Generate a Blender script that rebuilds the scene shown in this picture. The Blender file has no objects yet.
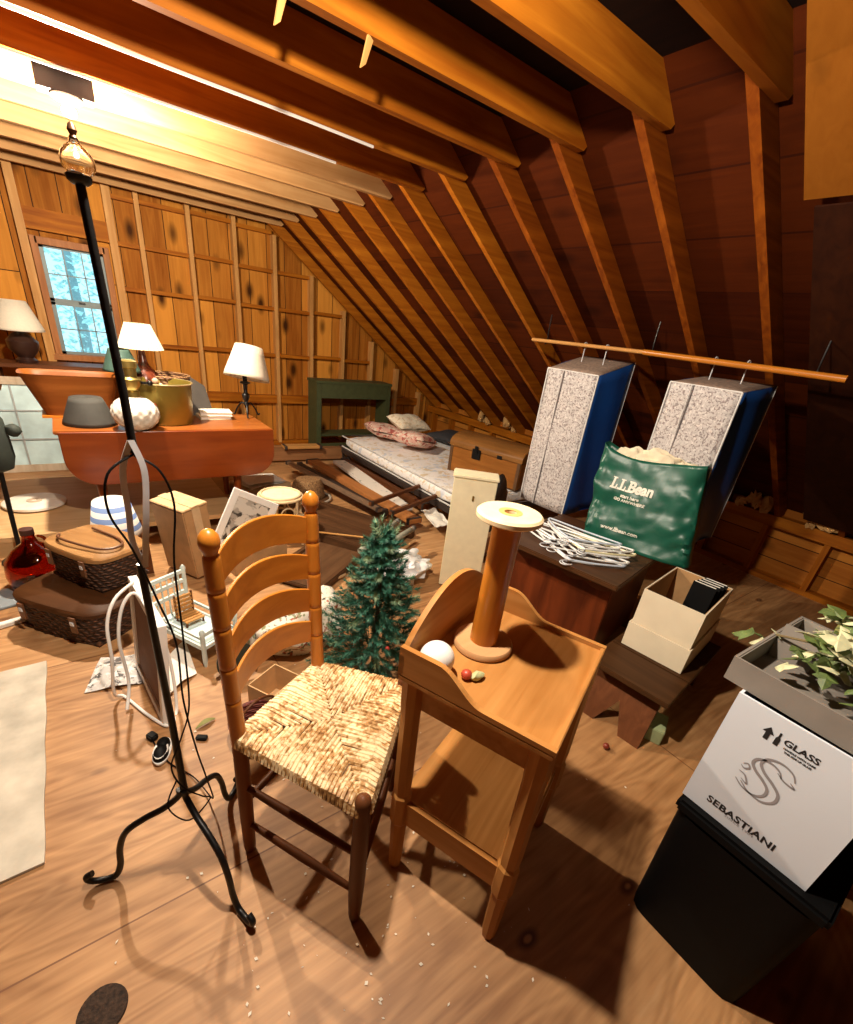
import bpy, bmesh, math, random
from mathutils import Vector, Matrix, noise
random.seed(7)
C = bpy.context.scene.collection
SC = bpy.context.scene
PI = math.pi

# ------------------------------------------------------------------ camera, world, lights, exposure
cam = bpy.data.cameras.new('camera'); camo = bpy.data.objects.new('camera', cam); C.objects.link(camo)
cam.sensor_fit = 'HORIZONTAL'; cam.sensor_width = 36.0
cam.lens = 450.98 / 853 * 36.0
cam.shift_y = 52.84 / 853
cam.clip_start = 0.02
Rm = Matrix(((0.807935, 0.181574, -0.5606), (-0.577747, 0.431319, -0.692945), (0.115977, 0.883739, 0.453381)))
camo.matrix_world = Matrix.Translation((0, 0, 1.45)) @ Rm.to_4x4()
SC.camera = camo
SC.view_settings.view_transform = 'Standard'
SC.view_settings.look = 'None'
SC.view_settings.gamma = 1.0
SC.view_settings.use_curve_mapping = False
SC.view_settings.exposure = 0.5
try: SC.cycles.use_denoising = True
except Exception: pass
wd = bpy.data.worlds.new('daylight'); SC.world = wd; wd.use_nodes = True
wd.node_tree.nodes['Background'].inputs[0].default_value = (0.42, 0.78, 0.95, 1)
wd.node_tree.nodes['Background'].inputs[1].default_value = 1.3

def lamp(name, loc, power, col, r=0.04):
    l = bpy.data.lights.new(name, 'POINT'); l.energy = power; l.color = col; l.shadow_soft_size = r
    o = bpy.data.objects.new(name, l); C.objects.link(o); o.location = loc
    return o
lamp('near_ceiling_bulb_light', (0.33, 0.88, 2.165), 135, (1.0, 0.88, 0.72), 0.035)
lamp('far_ceiling_bulb_light', (0.20, 3.11, 2.055), 205, (1.0, 0.87, 0.68), 0.04)

# ------------------------------------------------------------------ materials
_m = {}
def _new(name):
    m = bpy.data.materials.new(name); m.use_nodes = True
    return m, m.node_tree.nodes, m.node_tree.links, m.node_tree.nodes['Principled BSDF']
def c4(c): return (c[0], c[1], c[2], 1)
def ramp(N, pts):
    r = N.new('ShaderNodeValToRGB'); e = r.color_ramp.elements
    while len(e) > len(pts): e.remove(e[-1])
    while len(e) < len(pts): e.new(0.5)
    for k, (p, c) in enumerate(pts): e[k].position = p; e[k].color = c4(c)
    return r
def coords(N, L, scale=(1, 1, 1), rot=(0, 0, 0), kind='Object'):
    t = N.new('ShaderNodeTexCoord'); mp = N.new('ShaderNodeMapping')
    mp.inputs['Scale'].default_value = scale; mp.inputs['Rotation'].default_value = rot
    L.new(t.outputs[kind], mp.inputs['Vector'])
    return mp.outputs['Vector']
def noi(N, L, vec, scale, detail=4, dist=0.0):
    n = N.new('ShaderNodeTexNoise'); n.inputs['Scale'].default_value = scale
    n.inputs['Detail'].default_value = detail; n.inputs['Distortion'].default_value = dist
    L.new(vec, n.inputs['Vector']); return n
def bump(N, L, h, b, strength=0.2, dist=0.01):
    k = N.new('ShaderNodeBump'); k.inputs['Strength'].default_value = strength; k.inputs['Distance'].default_value = dist
    L.new(h, k.inputs['Height']); L.new(k.outputs['Normal'], b.inputs['Normal'])
def mixc(N, L, fac, a, b, mode='MIX'):
    x = N.new('ShaderNodeMix'); x.data_type = 'RGBA'; x.blend_type = mode
    for sock, v in ((x.inputs[0], fac), (x.inputs[6], a), (x.inputs[7], b)):
        if hasattr(v, 'is_linked') or hasattr(v, 'links'): L.new(v, sock)
        elif isinstance(v, (int, float)): sock.default_value = v
        else: sock.default_value = c4(v)
    return x.outputs[2]
def plain(name, col, rough=0.6, metal=0.0, var=0.12, scale=18, bmp=0.0, spec=None):
    if name in _m: return _m[name]
    m, N, L, b = _new(name)
    n = noi(N, L, coords(N, L), scale, 4)
    r = ramp(N, [(0.3, tuple(x * (1 - var) for x in col)), (0.7, tuple(min(1, x * (1 + var)) for x in col))])
    L.new(n.outputs['Fac'], r.inputs['Fac']); L.new(r.outputs['Color'], b.inputs['Base Color'])
    b.inputs['Roughness'].default_value = rough; b.inputs['Metallic'].default_value = metal
    if spec is not None: b.inputs['Specular IOR Level'].default_value = spec
    if bmp: bump(N, L, n.outputs['Fac'], b, bmp)
    _m[name] = m; return m
def wood(name, c1, c2, axis='z', rough=0.5, across=22.0, along=1.6, bl=0.35, bmp=0.12, dark=None):
    key = name + axis
    if key in _m: return _m[key]
    m, N, L, b = _new(key)
    sc = [across] * 3; sc['xyz'.index(axis)] = along
    v = coords(N, L, tuple(sc))
    n = noi(N, L, v, 1.0, 6, 0.8)
    r = ramp(N, [(0.28, c1), (0.72, c2)])
    L.new(n.outputs['Fac'], r.inputs['Fac'])
    n2 = noi(N, L, coords(N, L), 3.5, 3)
    d = dark or tuple(x * 0.55 for x in c1)
    r2 = ramp(N, [(0.35, (1, 1, 1)), (0.75, (0, 0, 0))])
    L.new(n2.outputs['Fac'], r2.inputs['Fac'])
    mul = N.new('ShaderNodeMath'); mul.operation = 'MULTIPLY'; mul.inputs[1].default_value = bl
    inv = N.new('ShaderNodeMath'); inv.operation = 'SUBTRACT'; inv.inputs[0].default_value = 1.0
    L.new(r2.outputs['Color'], inv.inputs[1]); L.new(inv.outputs[0], mul.inputs[0])
    col = mixc(N, L, mul.outputs[0], r.outputs['Color'], d)
    L.new(col, b.inputs['Base Color']); b.inputs['Roughness'].default_value = rough; b.inputs['Specular IOR Level'].default_value = 0.4 if rough < 0.33 else 0.12
    bump(N, L, n.outputs['Fac'], b, bmp, 0.004)
    _m[key] = m; return m
def planks(name, c1, c2, width, axis='z', across='x', rough=0.65, knots=0.5, gap=(0.02, 0.008, 0.003), length=2.4):
    """boards running along `axis`, laid side by side along `across`, with knots"""
    if name in _m: return _m[name]
    m, N, L, b = _new(name)
    t = N.new('ShaderNodeTexCoord'); s = N.new('ShaderNodeSeparateXYZ'); L.new(t.outputs['Object'], s.inputs[0])
    cb = N.new('ShaderNodeCombineXYZ')
    L.new(s.outputs['XYZ'.index(axis.upper())], cb.inputs[0]); L.new(s.outputs['XYZ'.index(across.upper())], cb.inputs[1])
    br = N.new('ShaderNodeTexBrick'); br.inputs['Scale'].default_value = 1.0
    br.inputs['Brick Width'].default_value = length; br.inputs['Row Height'].default_value = width
    br.inputs['Mortar Size'].default_value = 0.004; br.inputs['Mortar Smooth'].default_value = 0.2
    br.inputs['Color1'].default_value = (0, 0, 0, 1); br.inputs['Color2'].default_value = (1, 1, 1, 1)
    br.inputs['Mortar'].default_value = (0.5, 0.5, 0.5, 1); br.offset = 0.37
    L.new(cb.outputs[0], br.inputs['Vector'])
    sc = [26.0] * 3; sc['xyz'.index(axis)] = 1.8
    n = noi(N, L, coords(N, L, tuple(sc)), 1.0, 5, 1.0)
    a = N.new('ShaderNodeMath'); a.operation = 'MULTIPLY_ADD'; a.inputs[1].default_value = 0.55; a.inputs[2].default_value = -0.05
    L.new(br.outputs['Color'], a.inputs[0])
    ad = N.new('ShaderNodeMath'); ad.operation = 'MULTIPLY_ADD'; ad.inputs[1].default_value = 0.55
    L.new(n.outputs['Fac'], ad.inputs[0]); L.new(a.outputs[0], ad.inputs[2])
    r = ramp(N, [(0.15, c1), (0.75, c2)]); L.new(ad.outputs[0], r.inputs['Fac'])
    ks = [5.5] * 3; ks['xyz'.index(axis)] = 2.6
    vo = N.new('ShaderNodeTexVoronoi'); vo.inputs['Scale'].default_value = 1.0
    L.new(coords(N, L, tuple(ks)), vo.inputs['Vector'])
    kr = ramp(N, [(0.10, (1, 1, 1)), (0.30, (0, 0, 0))]); L.new(vo.outputs['Distance'], kr.inputs['Fac'])
    km = N.new('ShaderNodeMath'); km.operation = 'MULTIPLY'; km.inputs[1].default_value = knots; L.new(kr.outputs['Color'], km.inputs[0])
    col = mixc(N, L, km.outputs[0], r.outputs['Color'], tuple(x * 0.22 for x in c1))
    col = mixc(N, L, br.outputs['Fac'], col, gap)
    L.new(col, b.inputs['Base Color']); b.inputs['Roughness'].default_value = rough; b.inputs['Specular IOR Level'].default_value = 0.08
    bump(N, L, n.outputs['Fac'], b, 0.15, 0.004)
    _m[name] = m; return m
def weave(name, c1, c2, s=60, rough=0.7):
    if name in _m: return _m[name]
    m, N, L, b = _new(name)
    w1 = N.new('ShaderNodeTexWave'); w1.bands_direction = 'Z'; w1.inputs['Scale'].default_value = s * 0.32; w1.inputs['Distortion'].default_value = 1.5
    w2 = N.new('ShaderNodeTexWave'); w2.bands_direction = 'DIAGONAL'; w2.inputs['Scale'].default_value = s * 0.22; w2.inputs['Distortion'].default_value = 1.0
    v = coords(N, L); L.new(v, w1.inputs['Vector']); L.new(v, w2.inputs['Vector'])
    mu = N.new('ShaderNodeMath'); mu.operation = 'MULTIPLY'; L.new(w1.outputs['Fac'], mu.inputs[0]); L.new(w2.outputs['Fac'], mu.inputs[1])
    r = ramp(N, [(0.05, c1), (0.6, c2)]); L.new(mu.outputs[0], r.inputs['Fac'])
    L.new(r.outputs['Color'], b.inputs['Base Color']); b.inputs['Roughness'].default_value = rough
    bump(N, L, mu.outputs[0], b, 0.8, 0.01)
    _m[name] = m; return m
def spots(name, base, cols, scale=16, thr=0.45, rough=0.85, kind='noise'):
    if name in _m: return _m[name]
    m, N, L, b = _new(name)
    v = coords(N, L); col = None
    cur = base
    for k, c in enumerate(cols):
        n = noi(N, L, coords(N, L, (1, 1, 1), (k * 1.3, k * 0.7, k)), scale * (1 + 0.35 * k), 5, 0.4)
        r = ramp(N, [(thr + 0.10, (0, 0, 0)), (thr + 0.15, (1, 1, 1))]); L.new(n.outputs['Fac'], r.inputs['Fac'])
        cur = mixc(N, L, r.outputs['Color'], cur, c)
    L.new(cur, b.inputs['Base Color']); b.inputs['Roughness'].default_value = rough
    _m[name] = m; return m
def glassm(name, col=(1, 1, 1), rough=0.02, ior=1.45):
    if name in _m: return _m[name]
    m, N, L, b = _new(name)
    b.inputs['Base Color'].default_value = c4(col); b.inputs['Transmission Weight'].default_value = 1.0
    b.inputs['Roughness'].default_value = rough; b.inputs['IOR'].default_value = ior
    n = noi(N, L, coords(N, L), 30, 2); bump(N, L, n.outputs['Fac'], b, 0.03)
    _m[name] = m; return m
def pane_mat():
    if 'pane' in _m: return _m['pane']
    m, N, L, b = _new('window_pane_glass'); N.remove(b)
    out = [n for n in N if n.type == 'OUTPUT_MATERIAL'][0]
    t = N.new('ShaderNodeBsdfTransparent'); g = N.new('ShaderNodeBsdfGlossy'); g.inputs['Roughness'].default_value = 0.03
    f = N.new('ShaderNodeFresnel'); f.inputs['IOR'].default_value = 1.3
    n = noi(N, L, coords(N, L), 6, 2); bp = N.new('ShaderNodeBump'); bp.inputs['Strength'].default_value = 0.05
    L.new(n.outputs['Fac'], bp.inputs['Height']); L.new(bp.outputs['Normal'], g.inputs['Normal'])
    mx = N.new('ShaderNodeMixShader'); L.new(f.outputs[0], mx.inputs[0]); L.new(t.outputs[0], mx.inputs[1]); L.new(g.outputs[0], mx.inputs[2])
    L.new(mx.outputs[0], out.inputs['Surface']); _m['pane'] = m; return m
def shade_mat(name, col):
    if name in _m: return _m[name]
    m, N, L, b = _new(name); N.remove(b)
    out = [n for n in N if n.type == 'OUTPUT_MATERIAL'][0]
    n = noi(N, L, coords(N, L), 60, 3); r = ramp(N, [(0.3, tuple(x * .93 for x in col)), (0.7, col)]); L.new(n.outputs['Fac'], r.inputs['Fac'])
    d = N.new('ShaderNodeBsdfDiffuse'); t = N.new('ShaderNodeBsdfTranslucent'); mx = N.new('ShaderNodeMixShader'); mx.inputs[0].default_value = 0.3
    L.new(r.outputs['Color'], d.inputs[0]); L.new(r.outputs['Color'], t.inputs[0]); L.new(d.outputs[0], mx.inputs[1]); L.new(t.outputs[0], mx.inputs[2])
    L.new(mx.outputs[0], out.inputs['Surface']); _m[name] = m; return m
def emit(name, col, s):
    if name in _m: return _m[name]
    m, N, L, b = _new(name)
    b.inputs['Base Color'].default_value = c4(col); b.inputs['Emission Color'].default_value = c4(col); b.inputs['Emission Strength'].default_value = s
    _m[name] = m; return m
def floor_mat():
    m, N, L, b = _new('plywood_floor')
    v = coords(N, L)
    br = N.new('ShaderNodeTexBrick'); br.inputs['Scale'].default_value = 1.0
    br.inputs['Brick Width'].default_value = 2.44; br.inputs['Row Height'].default_value = 1.22
    br.inputs['Mortar Size'].default_value = 0.0025; br.inputs['Mortar Smooth'].default_value = 0.1
    br.inputs['Color1'].default_value = (0.25, 0.25, 0.25, 1); br.inputs['Color2'].default_value = (0.85, 0.85, 0.85, 1); br.inputs['Mortar'].default_value = (0.4, 0.4, 0.4, 1)
    mp = N.new('ShaderNodeMapping'); mp.inputs['Location'].default_value = (1.9, 0.36, 0); L.new(v, mp.inputs['Vector']); L.new(mp.outputs[0], br.inputs['Vector'])
    wv = N.new('ShaderNodeTexNoise'); wv.inputs['Scale'].default_value = 1.0; wv.inputs['Detail'].default_value = 2.0; wv.inputs['Distortion'].default_value = 0.9
    L.new(coords(N, L, (0.9, 3.6, 1)), wv.inputs['Vector'])
    rings = N.new('ShaderNodeMath'); rings.operation = 'MULTIPLY'; rings.inputs[1].default_value = 95.0; L.new(wv.outputs['Fac'], rings.inputs[0])
    sn = N.new('ShaderNodeMath'); sn.operation = 'SINE'; L.new(rings.outputs[0], sn.inputs[0])
    fine = noi(N, L, coords(N, L, (3, 40, 1)), 1.0, 4)
    big = noi(N, L, v, 1.7, 4)
    s1 = N.new('ShaderNodeMath'); s1.operation = 'MULTIPLY_ADD'; s1.inputs[1].default_value = 0.035; fh = N.new('ShaderNodeMath'); fh.operation = 'MULTIPLY'; fh.inputs[1].default_value = 0.4; L.new(fine.outputs['Fac'], fh.inputs[0]); L.new(sn.outputs[0], s1.inputs[0]); L.new(fh.outputs[0], s1.inputs[2])
    s2 = N.new('ShaderNodeMath'); s2.operation = 'MULTIPLY_ADD'; s2.inputs[1].default_value = 0.45; L.new(big.outputs['Fac'], s2.inputs[0]); L.new(s1.outputs[0], s2.inputs[2])
    s3 = N.new('ShaderNodeMath'); s3.operation = 'MULTIPLY_ADD'; s3.inputs[1].default_value = 0.14; L.new(br.outputs['Color'], s3.inputs[0]); L.new(s2.outputs[0], s3.inputs[2])
    r = ramp(N, [(0.34, (0.24, 0.105, 0.034)), (0.56, (0.46, 0.24, 0.098)), (0.76, (0.62, 0.38, 0.19))]); L.new(s3.outputs[0], r.inputs['Fac'])
    vo = N.new('ShaderNodeTexVoronoi'); vo.inputs['Scale'].default_value = 1.0; vo.inputs['Randomness'].default_value = 1.0
    L.new(coords(N, L, (2.6, 4.4, 1)), vo.inputs['Vector'])
    kr = ramp(N, [(0.06, (1, 1, 1)), (0.12, (0, 0, 0))]); L.new(vo.outputs['Distance'], kr.inputs['Fac'])
    col = mixc(N, L, kr.outputs['Color'], r.outputs['Color'], (0.10, 0.035, 0.012))
    kr2 = ramp(N, [(0.03, (1, 1, 1)), (0.05, (0, 0, 0))]); L.new(vo.outputs['Distance'], kr2.inputs['Fac'])
    col = mixc(N, L, kr2.outputs['Color'], col, (0.42, 0.22, 0.1))
    dirt = noi(N, L, v, 4.2, 6, 0.5); dr = ramp(N, [(0.58, (0, 0, 0)), (0.75, (0.6, 0.6, 0.6))]); L.new(dirt.outputs['Fac'], dr.inputs['Fac'])
    col = mixc(N, L, dr.outputs['Color'], col, (0.20, 0.085, 0.03))
    col = mixc(N, L, br.outputs['Fac'], col, (0.16, 0.06, 0.02))
    L.new(col, b.inputs['Base Color']); b.inputs['Roughness'].default_value = 0.55
    bump(N, L, fine.outputs['Fac'], b, 0.08, 0.004)
    return m

PINE = ((0.22, 0.052, 0.002), (0.43, 0.142, 0.009))
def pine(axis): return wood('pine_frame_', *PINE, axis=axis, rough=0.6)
def lit_pine(axis): return wood('lit_pine_', (0.36, 0.17, 0.058), (0.52, 0.29, 0.12), axis=axis, rough=0.6)  # paler pine copy: the far bulb's glow put into the joist colour
def dim_rafter(axis): return wood('dim_rafter_', (0.12, 0.022, 0.001), (0.28, 0.070, 0.004), axis=axis, rough=0.6)  # darker pine copy: dimmer light on the near rafters put into the colour
def pale(axis): return wood('pale_pine_', (0.42, 0.19, 0.05), (0.60, 0.32, 0.11), axis=axis)
def maple(axis): return wood('orange_maple_', (0.38, 0.115, 0.009), (0.56, 0.205, 0.024), axis=axis, rough=0.32, bl=0.2)
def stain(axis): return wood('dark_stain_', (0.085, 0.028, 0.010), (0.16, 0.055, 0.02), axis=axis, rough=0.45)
def cherry(axis): return wood('cherry_', (0.17, 0.027, 0.003), (0.27, 0.055, 0.007), axis=axis, rough=0.28, across=14, bl=0.25)
def tan(axis): return wood('tan_pine_', (0.36, 0.145, 0.032), (0.54, 0.26, 0.08), axis=axis, rough=0.45)
iron = plain('black_iron', (0.014, 0.013, 0.013), 0.38, 0.6, 0.3, 40, 0.15)
steel = plain('brushed_steel', (0.62, 0.63, 0.66), 0.30, 0.0)
brass = plain('aged_brass', (0.42, 0.32, 0.10), 0.32, 0.85)
blackp = plain('black_plastic', (0.003, 0.003, 0.0032), 0.6, spec=0.12)
white = plain('white_paint', (0.80, 0.78, 0.74), 0.5, var=0.04)
cream = plain('cream_paint', (0.84, 0.76, 0.52), 0.45, var=0.05)
card = plain('brown_cardboard', (0.42, 0.24, 0.105), 0.8, var=0.12)
darkin = plain('shaded_inside', (0.05, 0.025, 0.012), 0.9)
wick = weave('dark_wicker', (0.022, 0.008, 0.003), (0.12, 0.042, 0.014), 60)
leath = plain('brown_leather', (0.13, 0.05, 0.02), 0.45, bmp=0.2)
paper = plain('white_paper', (0.78, 0.74, 0.66), 0.8, var=0.06)

# ------------------------------------------------------------------ mesh builder
class MB:
    def __init__(s, M=None): s.b = bmesh.new(); s.M = M or Matrix()
    def v(s, p): return s.b.verts.new(s.M @ Vector(p))
    def face(s, vs):
        try: return s.b.faces.new(vs)
        except ValueError: return None
    def box(s, c, d, rz=0.0, R=None, bev=0.0):
        R = R or Matrix.Rotation(rz, 4, 'Z')
        c = Vector(c); hx, hy, hz = d[0] / 2, d[1] / 2, d[2] / 2
        t = bmesh.new(); bmesh.ops.create_cube(t, size=1.0)
        for q in t.verts: q.co = Vector((q.co.x * d[0], q.co.y * d[1], q.co.z * d[2]))
        if bev: bmesh.ops.bevel(t, geom=t.edges[:], offset=bev, segments=2, affect='EDGES')
        s.merge(t, Matrix.Translation(c) @ R); return s
    def merge(s, t, M):
        mp = {q: s.v(M @ q.co) for q in t.verts}
        for f in t.faces: s.face([mp[q] for q in f.verts])
        t.free()
    def tube(s, pts, r, seg=10, cap=True, closed=False):
        pts = [Vector(p) for p in pts]; n = len(pts)
        rs = r if isinstance(r, (list, tuple)) else [r] * n
        prev = None; rings = []
        for i, p in enumerate(pts):
            a = pts[(i - 1) % n] if (i > 0 or closed) else p; c = pts[(i + 1) % n] if (i < n - 1 or closed) else p
            d = (c - a).normalized()
            if prev is None:
                up = Vector((0, 0, 1)) if abs(d.z) < 0.9 else Vector((1, 0, 0)); u = d.cross(up).normalized()
            else:
                u = (prev - d * prev.dot(d)); u = u.normalized() if u.length > 1e-6 else d.orthogonal().normalized()
            prev = u; w = d.cross(u)
            rings.append([s.v(p + (u * math.cos(2 * PI * k / seg) + w * math.sin(2 * PI * k / seg)) * rs[i]) for k in range(seg)])
        m = n if closed else n - 1
        for i in range(m):
            A, B = rings[i], rings[(i + 1) % n]
            for k in range(seg): s.face([A[k], A[(k + 1) % seg], B[(k + 1) % seg], B[k]])
        if cap and not closed: s.face(rings[0][::-1]); s.face(rings[-1])
        return s
    def lathe(s, prof, c=(0, 0, 0), seg=24, R=None, sx=1.0, sy=1.0, cap=True, closed=False):
        T = Matrix.Translation(Vector(c)) @ (R or Matrix()); rings = []
        for (r, z) in prof:
            rings.append([s.v(T @ Vector((max(r, 1e-4) * sx * math.cos(2 * PI * k / seg), max(r, 1e-4) * sy * math.sin(2 * PI * k / seg), z))) for k in range(seg)])
        q = len(rings)
        for i in range(q if closed else q - 1):
            A, B = rings[i], rings[(i + 1) % q]
            for k in range(seg): s.face([A[k], A[(k + 1) % seg], B[(k + 1) % seg], B[k]])
        if cap and not closed: s.face(rings[0][::-1]); s.face(rings[-1])
        return s
    def prism(s, poly, M, t):
        """2-D polygon (x,y) in the plane of M, extruded t along its z"""
        A = [s.v(M @ Vector((x, y, 0))) for x, y in poly]; B = [s.v(M @ Vector((x, y, t))) for x, y in poly]
        s.face(A[::-1]); s.face(B); n = len(poly)
        for k in range(n): s.face([A[k], A[(k + 1) % n], B[(k + 1) % n], B[k]])
        return s
    def grid(s, f, nu, nv, cu=False):
        g = [[s.v(f(i / nu, j / nv)) for j in range(nv + 1)] for i in range(nu + (0 if cu else 1))]
        for i in range(nu):
            for j in range(nv):
                A, B = g[i], g[(i + 1) % len(g)]
                s.face([A[j], B[j], B[j + 1], A[j + 1]])
        return s
    def ball(s, c, r, sub=2, sc=(1, 1, 1), nz=0.0, ns=8.0):
        t = bmesh.new(); bmesh.ops.create_icosphere(t, subdivisions=sub, radius=1.0)
        for q in t.verts:
            k = 1 + nz * noise.noise(q.co * ns * 0.3 + Vector(c) * 7)
            q.co = Vector((q.co.x * r * sc[0] * k, q.co.y * r * sc[1] * k, q.co.z * r * sc[2] * k))
        s.merge(t, Matrix.Translation(Vector(c))); return s
    def make(s, name, mat, parent=None, smooth=False, sol=0.0, bev=0.0, sub=0, loc=None):
        bmesh.ops.recalc_face_normals(s.b, faces=s.b.faces[:])
        me = bpy.data.meshes.new(name)
        if loc is not None:
            for q in s.b.verts: q.co -= Vector(loc)
        s.b.to_mesh(me); s.b.free()
        for m in (mat if isinstance(mat, list) else [mat]): me.materials.append(m)
        if smooth:
            for p in me.polygons: p.use_smooth = True
            try: me.set_sharp_from_angle(angle=math.radians(42))
            except Exception: pass
        o = bpy.data.objects.new(name, me); C.objects.link(o)
        if loc is not None: o.location = loc
        if parent: o.parent = parent
        if sol: md = o.modifiers.new('thickness', 'SOLIDIFY'); md.thickness = sol; md.offset = 0
        if bev: md = o.modifiers.new('edge', 'BEVEL'); md.width = bev; md.segments = 2; md.limit_method = 'ANGLE'
        if sub: md = o.modifiers.new('soft', 'SUBSURF'); md.levels = sub; md.render_levels = sub
        return o
def tag(o, label, cat, group=None, kind=None):
    o['label'] = label; o['category'] = cat
    if group: o['group'] = group
    if kind: o['kind'] = kind
    return o
def thing(name, label, cat, loc=(0, 0, 0), rz=0.0, group=None):
    o = bpy.data.objects.new(name, None); C.objects.link(o); o.empty_display_size = 0.05
    o.location = loc; o.rotation_euler = (0, 0, rz)
    return tag(o, label, cat, group)
def struct(o): o['kind'] = 'structure'; return o
def Tm(loc, rz=0.0, rx=0.0, ry=0.0):
    return Matrix.Translation(Vector(loc)) @ Matrix.Rotation(rz, 4, 'Z') @ Matrix.Rotation(rx, 4, 'X') @ Matrix.Rotation(ry, 4, 'Y')
def arc(c, r, a0, a1, n, plane='xz'):
    out = []
    for k in range(n + 1):
        a = a0 + (a1 - a0) * k / n; x, y = r * math.cos(a), r * math.sin(a)
        out.append({'xz': (c[0] + x, c[1], c[2] + y), 'xy': (c[0] + x, c[1] + y, c[2]), 'yz': (c[0], c[1] + x, c[2] + y)}[plane])
    return out
def smoothpts(pts, n=6):
    P = [Vector(p) for p in pts]; out = []
    for i in range(len(P) - 1):
        p0, p1, p2, p3 = P[max(i - 1, 0)], P[i], P[i + 1], P[min(i + 2, len(P) - 1)]
        for k in range(n):
            t = k / n
            out.append(0.5 * ((2 * p1) + (p2 - p0) * t + (2 * p0 - 5 * p1 + 4 * p2 - p3) * t * t + (3 * p1 - p0 - 3 * p2 + p3) * t ** 3))
    out.append(P[-1]); return out
def textmesh(body, size, ext=0.0005, space=1.0, bold=0.0, sx=1.0):
    cu = bpy.data.curves.new('lettering', 'FONT'); cu.body = body; cu.size = size; cu.align_x = 'CENTER'; cu.align_y = 'CENTER'
    cu.space_character = space; cu.extrude = ext; cu.offset = bold; cu.resolution_u = 3
    o = bpy.data.objects.new('lettering', cu); C.objects.link(o)
    dg = bpy.context.evaluated_depsgraph_get(); me = bpy.data.meshes.new_from_object(o.evaluated_get(dg))
    bpy.data.objects.remove(o)
    b = bmesh.new(); b.from_mesh(me); bpy.data.meshes.remove(me)
    for q in b.verts: q.co.x *= sx
    return b

# ------------------------------------------------------------------ the attic
XR, ZP, TA = 4.24, 0.51, math.tan(math.radians(36))     # right knee wall, plate height, pitch
def under(x): return ZP + (XR - x) * TA                 # underside of the right rafters
RIDGE, YB, YF, XL = 0.2, 5.70, -2.4, -3.84
ang = math.radians(36)
struct(MB().box(((XR + XL) / 2, (YB + YF) / 2, -0.03), (XR - XL + 0.4, YB - YF + 0.2, 0.06)).make('floor', floor_mat()))

# back gable wall of vertical boards
WX0, WX1, WZ0, WZ1 = -0.045, 0.445, 0.89, 1.745
topz = lambda x: max(.3, ZP + 0.17 + (min(XR - x, x - XL)) * TA)
wb = MB(); WBM = Matrix.Translation((0, YB + 0.02, 0)) @ Matrix.Rotation(PI / 2, 4, 'X')
def wpoly(x0, x1, z0, z1=None):
    xs = [x0] + [x for x in (RIDGE,) if x0 < x < x1] + [x1]
    top = [(x, z1 if z1 is not None else topz(x)) for x in reversed(xs)]
    return [(x0, z0), (x1, z0)] + top
for a in ((XL - .25, WX0, 0), (WX1, XR + .3, 0), (WX0, WX1, 0, WZ0), (WX0, WX1, WZ1)):
    wb.prism(wpoly(*a), WBM, 0.03)
boards = planks('gable_boards', (0.22, 0.060, 0.005), (0.60, 0.245, 0.036), 0.19, 'z', 'x', knots=1.0, gap=(0.035, 0.012, 0.004))
wall_b = struct(wb.make('wall_back', boards))
STUDS = [-0.62, -0.11, 0.52, 0.74, 1.15, 1.56, 1.96, 2.37, 2.78, 3.19, 3.60, 4.0]
for k, x in enumerate(STUDS):
    z0, z1 = 0.04, topz(x) - 0.17
    if x in (-9,): z1 = 2.0
    MB().box((x, YB - 0.05, (z0 + z1) / 2), (0.038 if x > .6 else 0.06, 0.085, z1 - z0)).make('stud', pale('z'), wall_b)
xs = STUDS
for (za, xa, xb) in ((0.55, 0.52, 4.1), (1.03, 0.52, 3.5), (1.50, 0.52, 2.9), (1.85, 0.52, 2.4), (2.19, 0.52, 2.0)):
    for i in range(len(xs) - 1):
        if xs[i] >= xa - 0.01 and xs[i + 1] <= xb + 0.05 and xs[i + 1] - xs[i] > 0.2:
            l = xs[i + 1] - xs[i] - 0.04
            MB().box(((xs[i] + xs[i + 1]) / 2, YB - 0.03, za + 0.01 * math.sin(i * 2)), (l, 0.08, 0.034 if za > 0.6 else 0.09)).make('girt', pine('x'), wall_b)
MB().box((0.2, YB - 0.04, 1.91), (0.58, 0.07, 0.15)).make('header', pine('x'), wall_b)
MB().box((0.2, YB - 0.035, 0.03), (8.0, 0.09, 0.05)).make('sole_plate', pine('x'), wall_b)

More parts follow.
